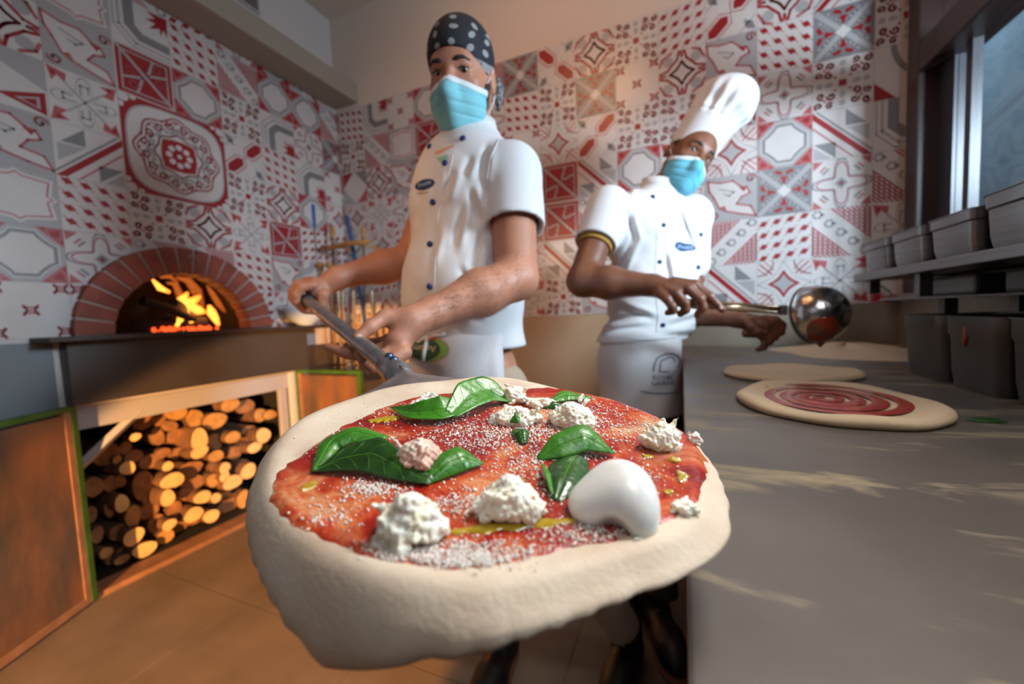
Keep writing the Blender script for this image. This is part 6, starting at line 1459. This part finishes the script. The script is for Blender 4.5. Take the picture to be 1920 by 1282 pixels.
# hat: straight band, pleated crown flopping over
ax2 = RH2[2]; hc = L2(0, -0.012, 0.045); lean = camdir(0.55, 0.05, 0)
F = Field(hc-0.13, hc+np.array([0.30, 0.25, 0.36]), 0.0035)
F.cone(hc-ax2*0.005, hc+ax2*0.098, 0.0835, 0.090, 0.0); F.ell(hc+ax2*0.165+lean*0.012, (0.102, 0.108, 0.080), RH2, 0.02); F.ell(hc+ax2*0.188+lean*0.028, (0.072, 0.085, 0.062), RH2, 0.03)
def pl_(p):
    q = p-hc; z = q@ax2; a = np.arctan2(q@RH2[0], q@RH2[1]); w_ = np.clip((z-0.075)/0.03, 0, 1)*np.clip((0.215-z)/0.05, 0, 1)
    return w_*0.0042*np.sin(13*a+1.5*np.sin(2*a))
F.disp(pl_, 0.02); F.disp(lambda p: 0.0030*np.exp(-(((p-hc)@ax2-0.094)/0.004)**2), 0.02)
F.halfspace(hc-ax2*0.020+RH2[1]*0.09, -(ax2-RH2[1]*0.12), k=0.002)
F.cone(hc-ax2*0.14, hc-ax2*0.035, 0.078, 0.078, 0.0, 'sub')
F.build('chef_hat', CLOTH, c2, label='tall white pleated chef hat')
# jacket
armd = _n(eR2-sRr); hem = sRr+armd*0.165
F = Field(np.minimum.reduce([hips2, sRr, eR2])-0.20, np.maximum.reduce([nb, sRr, sLl])+[0.18, 0.2, 0.12], 0.0045)
F.ell(chest+UP*0.0, (0.178, 0.120, 0.185), R2_, 0.03); F.ell(belly, (0.182, 0.135, 0.20), R2_, 0.05); F.ell(hips2+UP*0.08, (0.172, 0.132, 0.13), R2_, 0.03)
F.cone(sRr-UP*0.01, sLl-UP*0.01, 0.066, 0.066, 0.05); F.cone(nb-UP*0.03, nb-UP*0.005, 0.08, 0.066, 0.04)
F.cone(sLl, sLl+_n(eL2-sLl)*0.2, 0.07, 0.066, 0.03)
folds(F, 141, 0.0065, 14, 34); folds(F, 145, 0.0028, 40, 80)
crease_px(F, [(1176,398,1192,456),(1152,416,1130,482),(1128,398,1092,452),(1194,436,1156,520),(1112,602,1205,590),(1118,624,1228,610),(1150,572,1232,600),(1252,612,1322,590),(1246,632,1332,626),(1182,340,1170,384),(1266,380,1300,470),(1245,470,1262,560)], 6, 0.0095, 1.45)

G = Field(F.lo, F.lo+F.h*(F.n-1), 0.0045); G.cone(sRr, hem+armd*0.03, 0.073, 0.074, 0.0); folds(G, 147, 0.003, 14, 30); G.halfspace(hem, armd); G.cone(hem-armd*0.04, hem+armd*0.05, 0.060, 0.062, 0.004, 'sub'); F.merge(G, 0.02); F.halfspace(P(1215, 640, 1.35), -UP); F.ell(nb+UP*0.075+N2*0.02+S2*0.01, (0.062, 0.066, 0.078), R2_, 0.006, 'sub')
jk2 = F.build('jacket', CLOTH, c2, label='white chef jacket with navy buttons and a blue logo'); J2 = bvh_of(jk2)
F = Field(hem-0.1, hem+0.1, 0.003); F.cone(hem-armd*0.03, hem+armd*0.014, 0.0575, 0.058, 0); F.halfspace(hem+armd*0.015, armd); F.cone(hem-armd*0.06, hem+armd*0.05, 0.050, 0.050, 0, 'sub'); F.build('undershirt_cuff', MUSTARD, c2, label='mustard undershirt sleeve showing under the cuff')
k = MB(); vs = []
for i in range(ncol+1):
    a = math.radians(-160+320*i/ncol+10); q = nb+UP*0.012+S2*0.066*math.sin(a)+N2*(0.064*math.cos(a)+0.012); drop = -0.018*max(0, math.cos(a)); rd = (S2*math.sin(a)+N2*math.cos(a))
    vs += [q+UP*(drop-0.035), q+UP*(drop+0.018)-rd*0.004, q+UP*(drop+0.018)-rd*0.008, q+UP*(drop-0.035)-rd*0.004]
k.add(vs, [(i*4+j, i*4+(j+1) % 4, (i+1)*4+(j+1) % 4, (i+1)*4+j) for i in range(ncol) for j in range(4)]); k.build('collar', CLOTH, jk2, smooth=True)
for px, py in ((1224, 369), (1244, 422), (1314, 440), (1237, 491), (1309, 501), (1243, 609), (1325, 612)): button(jk2, J2, px, py, r=0.0075)
seam(jk2, J2, [(1228, 372), (1232, 420), (1230, 480), (1228, 540), (1234, 590), (1230, 630)], 0.0015)
seam(jk2, J2, [(1165, 358), (1180, 400), (1185, 450), (1175, 500)], 0.002)
X2 = lambda X, Y: (1250+X*80/1709, 430+Y*60/1282)
decal('chest_logo', [[X2(*q) for q in ((330, 680), (350, 570), (420, 510), (530, 500), (640, 540), (760, 570), (900, 575), (1020, 610), (1110, 670), (1160, 750), (1130, 820), (1020, 850), (860, 850), (740, 880), (600, 885), (500, 860), (420, 800))]], J2, TEALP, jk2, 0.0014)
decal('chest_logo_text', text_polys('Pivetti', 1285, 463.5, 11.5, 0.03, 1.05), J2, LBLUE, jk2, 0.0022); decal('chest_small_text', text_polys('MOLINI', 1284, 478, 4.5, 0, 2.2), J2, mat('pale_grey_print', (0.35, 0.42, 0.45), 0.8), jk2, 0.0012)
decal('stitched_crest', [ellpoly(1275, 398, 8, 5, 0.3, 16), ellpoly(1288, 402, 6, 4, 0.3, 14)], J2, mat('faint_embroidery', (0.66, 0.56, 0.48), 0.9), jk2, 0.001)
# apron
F = Field(np.array([hips2[0]-0.30, hips2[1]-0.28, 0.50]), np.array([hips2[0]+0.30, hips2[1]+0.28, hips2[2]+0.22]), 0.005)
F.ell(hips2+UP*0.05, (0.168, 0.130, 0.15), R2_, 0.03); F.cone(hips2, hips2*[1, 1, 0]+np.array([0.0, -0.05, 0.58]), 0.150, 0.150, 0.06); folds(F, 161, 0.008, 10, 26)
F.halfspace(P(1210, 625, 1.3), UP, k=0.004); F.halfspace(np.array([-0.004, 0, 0]), np.array([1.0, 0, 0]), k=0.01); F.halfspace(np.array([0, 0, 0.68]), -UP+S2*0.0); F.halfspace(hips2-N2*0.03, -N2)
ap2 = F.build('apron', CLOTH2, c2, label='white waist apron with a navy chef hat emblem'); A2 = bvh_of(ap2)
seam(ap2, A2, [(1112, 622), (1150, 634), (1200, 638), (1250, 634), (1300, 624)], 0.005)
Z = lambda X, Y: (1190+X*110/1410, 650+Y*100/1282)
emb = strip2([Z(*q) for q in ((440, 600), (470, 420), (540, 270), (700, 190), (880, 165), (1020, 220), (1090, 330), (1060, 450), (1000, 500))], 2.2)+strip2([Z(*q) for q in ((600, 590), (615, 400), (640, 320), (740, 300), (840, 240), (930, 280), (960, 370))], 1.8)+strip2([Z(*q) for q in ((570, 590), (690, 610), (830, 600))], 2.2)
emb += strip2([Z(*q) for q in ((130, 1060), (350, 1110), (650, 1130), (950, 1110), (1060, 1080))], 1.8)+strip2([Z(*q) for q in ((220, 880), (230, 1010))], 4)
decal('apron_emblem', emb[:-5], A2, NAVY, ap2, 0.0016); decal('emblem_swoosh', emb[-5:-1], A2, NAVY, ap2, 0.0016); decal('apron_text', text_polys('ROYAL', *Z(670, 740), 12, -0.02, 1.0)+text_polys('GRANI', *Z(670, 880), 11, -0.03, 1.3), A2, NAVY, ap2, 0.0016)
fC = np.array([-0.045, 1.245, 0]); fD = np.array([-0.20, 1.42, 0])
leg(c2, hips2+S2*0.08-UP*0.06, np.array([-0.06, 1.38, 0.48]), fC+[-0.03, 0.05, 0.12], TROUSD); leg(c2, hips2-S2*0.08-UP*0.06, np.array([-0.19, 1.43, 0.48]), fD+[0, 0.03, 0.12], TROUSD)
shoe(c2, fC+np.array([-0.03, 0.02, 0]), (0.35, -0.9)); shoe(c2, fD, (0.1, -1))
# ladle
lad = empty('ladle', tuple(HB), 'large round steel ladle dripping red sauce held by the chef in the tall hat', 'ladle')
bcn = P(1528, 589, 1.12); dH = _n(HB-HA); axL = camdir(0.28, 0.10, 0.95)      # the bowl shows us its outside
k = MB(); Rb = 0.080; prof = [(Rb*math.sin(math.pi*0.54*i/20), Rb*math.cos(math.pi*0.54*i/20)) for i in range(21)]; prof += [(r_-0.0015 if r_ > 0.01 else 0, z-0.0018) for r_, z in prof[::-1]]
k.lathe(prof, bcn, axis=axL, n=56); k.build('bowl', CHROME, lad, smooth=True)
k = MB(); k.lathe([(Rb-0.001, -0.012), (Rb+0.0018, -0.012), (Rb+0.0018, -0.006), (Rb-0.001, -0.006)], bcn, axis=axL, n=56); k.build('bowl_rim', STEEL, lad)
k = MB(); HH = [HA, HB-dH*0.02, HB+dH*0.006]; wv = _n(np.cross(dH, camdir(0, 0, 1)))
for o_ in (-0.0075, 0.0075): k.tube([p+wv*o_ for p in HH], 0.0055, 10)
k.tube([HA, HB], 0.0035, 8); k.build('handle', mat('warm_steel_handle', (0.42, 0.30, 0.20), 0.25, 0.95), lad, smooth=True)
k = MB(); k.box(HB-[0.006, 0.012, 0.014], HB+[0.012, 0.012, 0.014]); k.build('bracket', STEELD, lad, bevel=0.003)
F = Field(bcn-0.12, bcn+0.12, 0.002)
F.ell(bcn, (Rb+0.0022,)*3, None, 0)
F.ell(bcn, (Rb-0.003,)*3, None, 0, 'sub')
q = bcn+camdir(-0.30, -0.55, 0.75)*Rb; 
G_ = Field(bcn-0.12, bcn+0.12, 0.002); G_.ell(q, (0.036, 0.036, 0.036), None, 0.01); G_.ell(bcn+camdir(-0.15, -0.85, 0.5)*Rb, (0.030,)*3, None, 0.02); G_.ell(bcn+camdir(0.15, -0.95, 0.2)*Rb, (0.022,)*3, None, 0.02)
nz_ = noise_field(19, 10, 40, 140); G_.disp(lambda p: 0.006*nz_(p), 0.03); F.D = np.maximum(F.D, G_.D)
F.cone(bcn+camdir(0.1, -1, 0.12)*(Rb-0.002), bcn+camdir(0.08, -1, 0.12)*(Rb+0.009), 0.012, 0.005, 0.008)
F.build('sauce_drip', mat('wet_sauce', (0.30, 0.025, 0.008), 0.15, coat=0.5, color2=(0.12, 0.035, 0.015), vscale=30), lad)
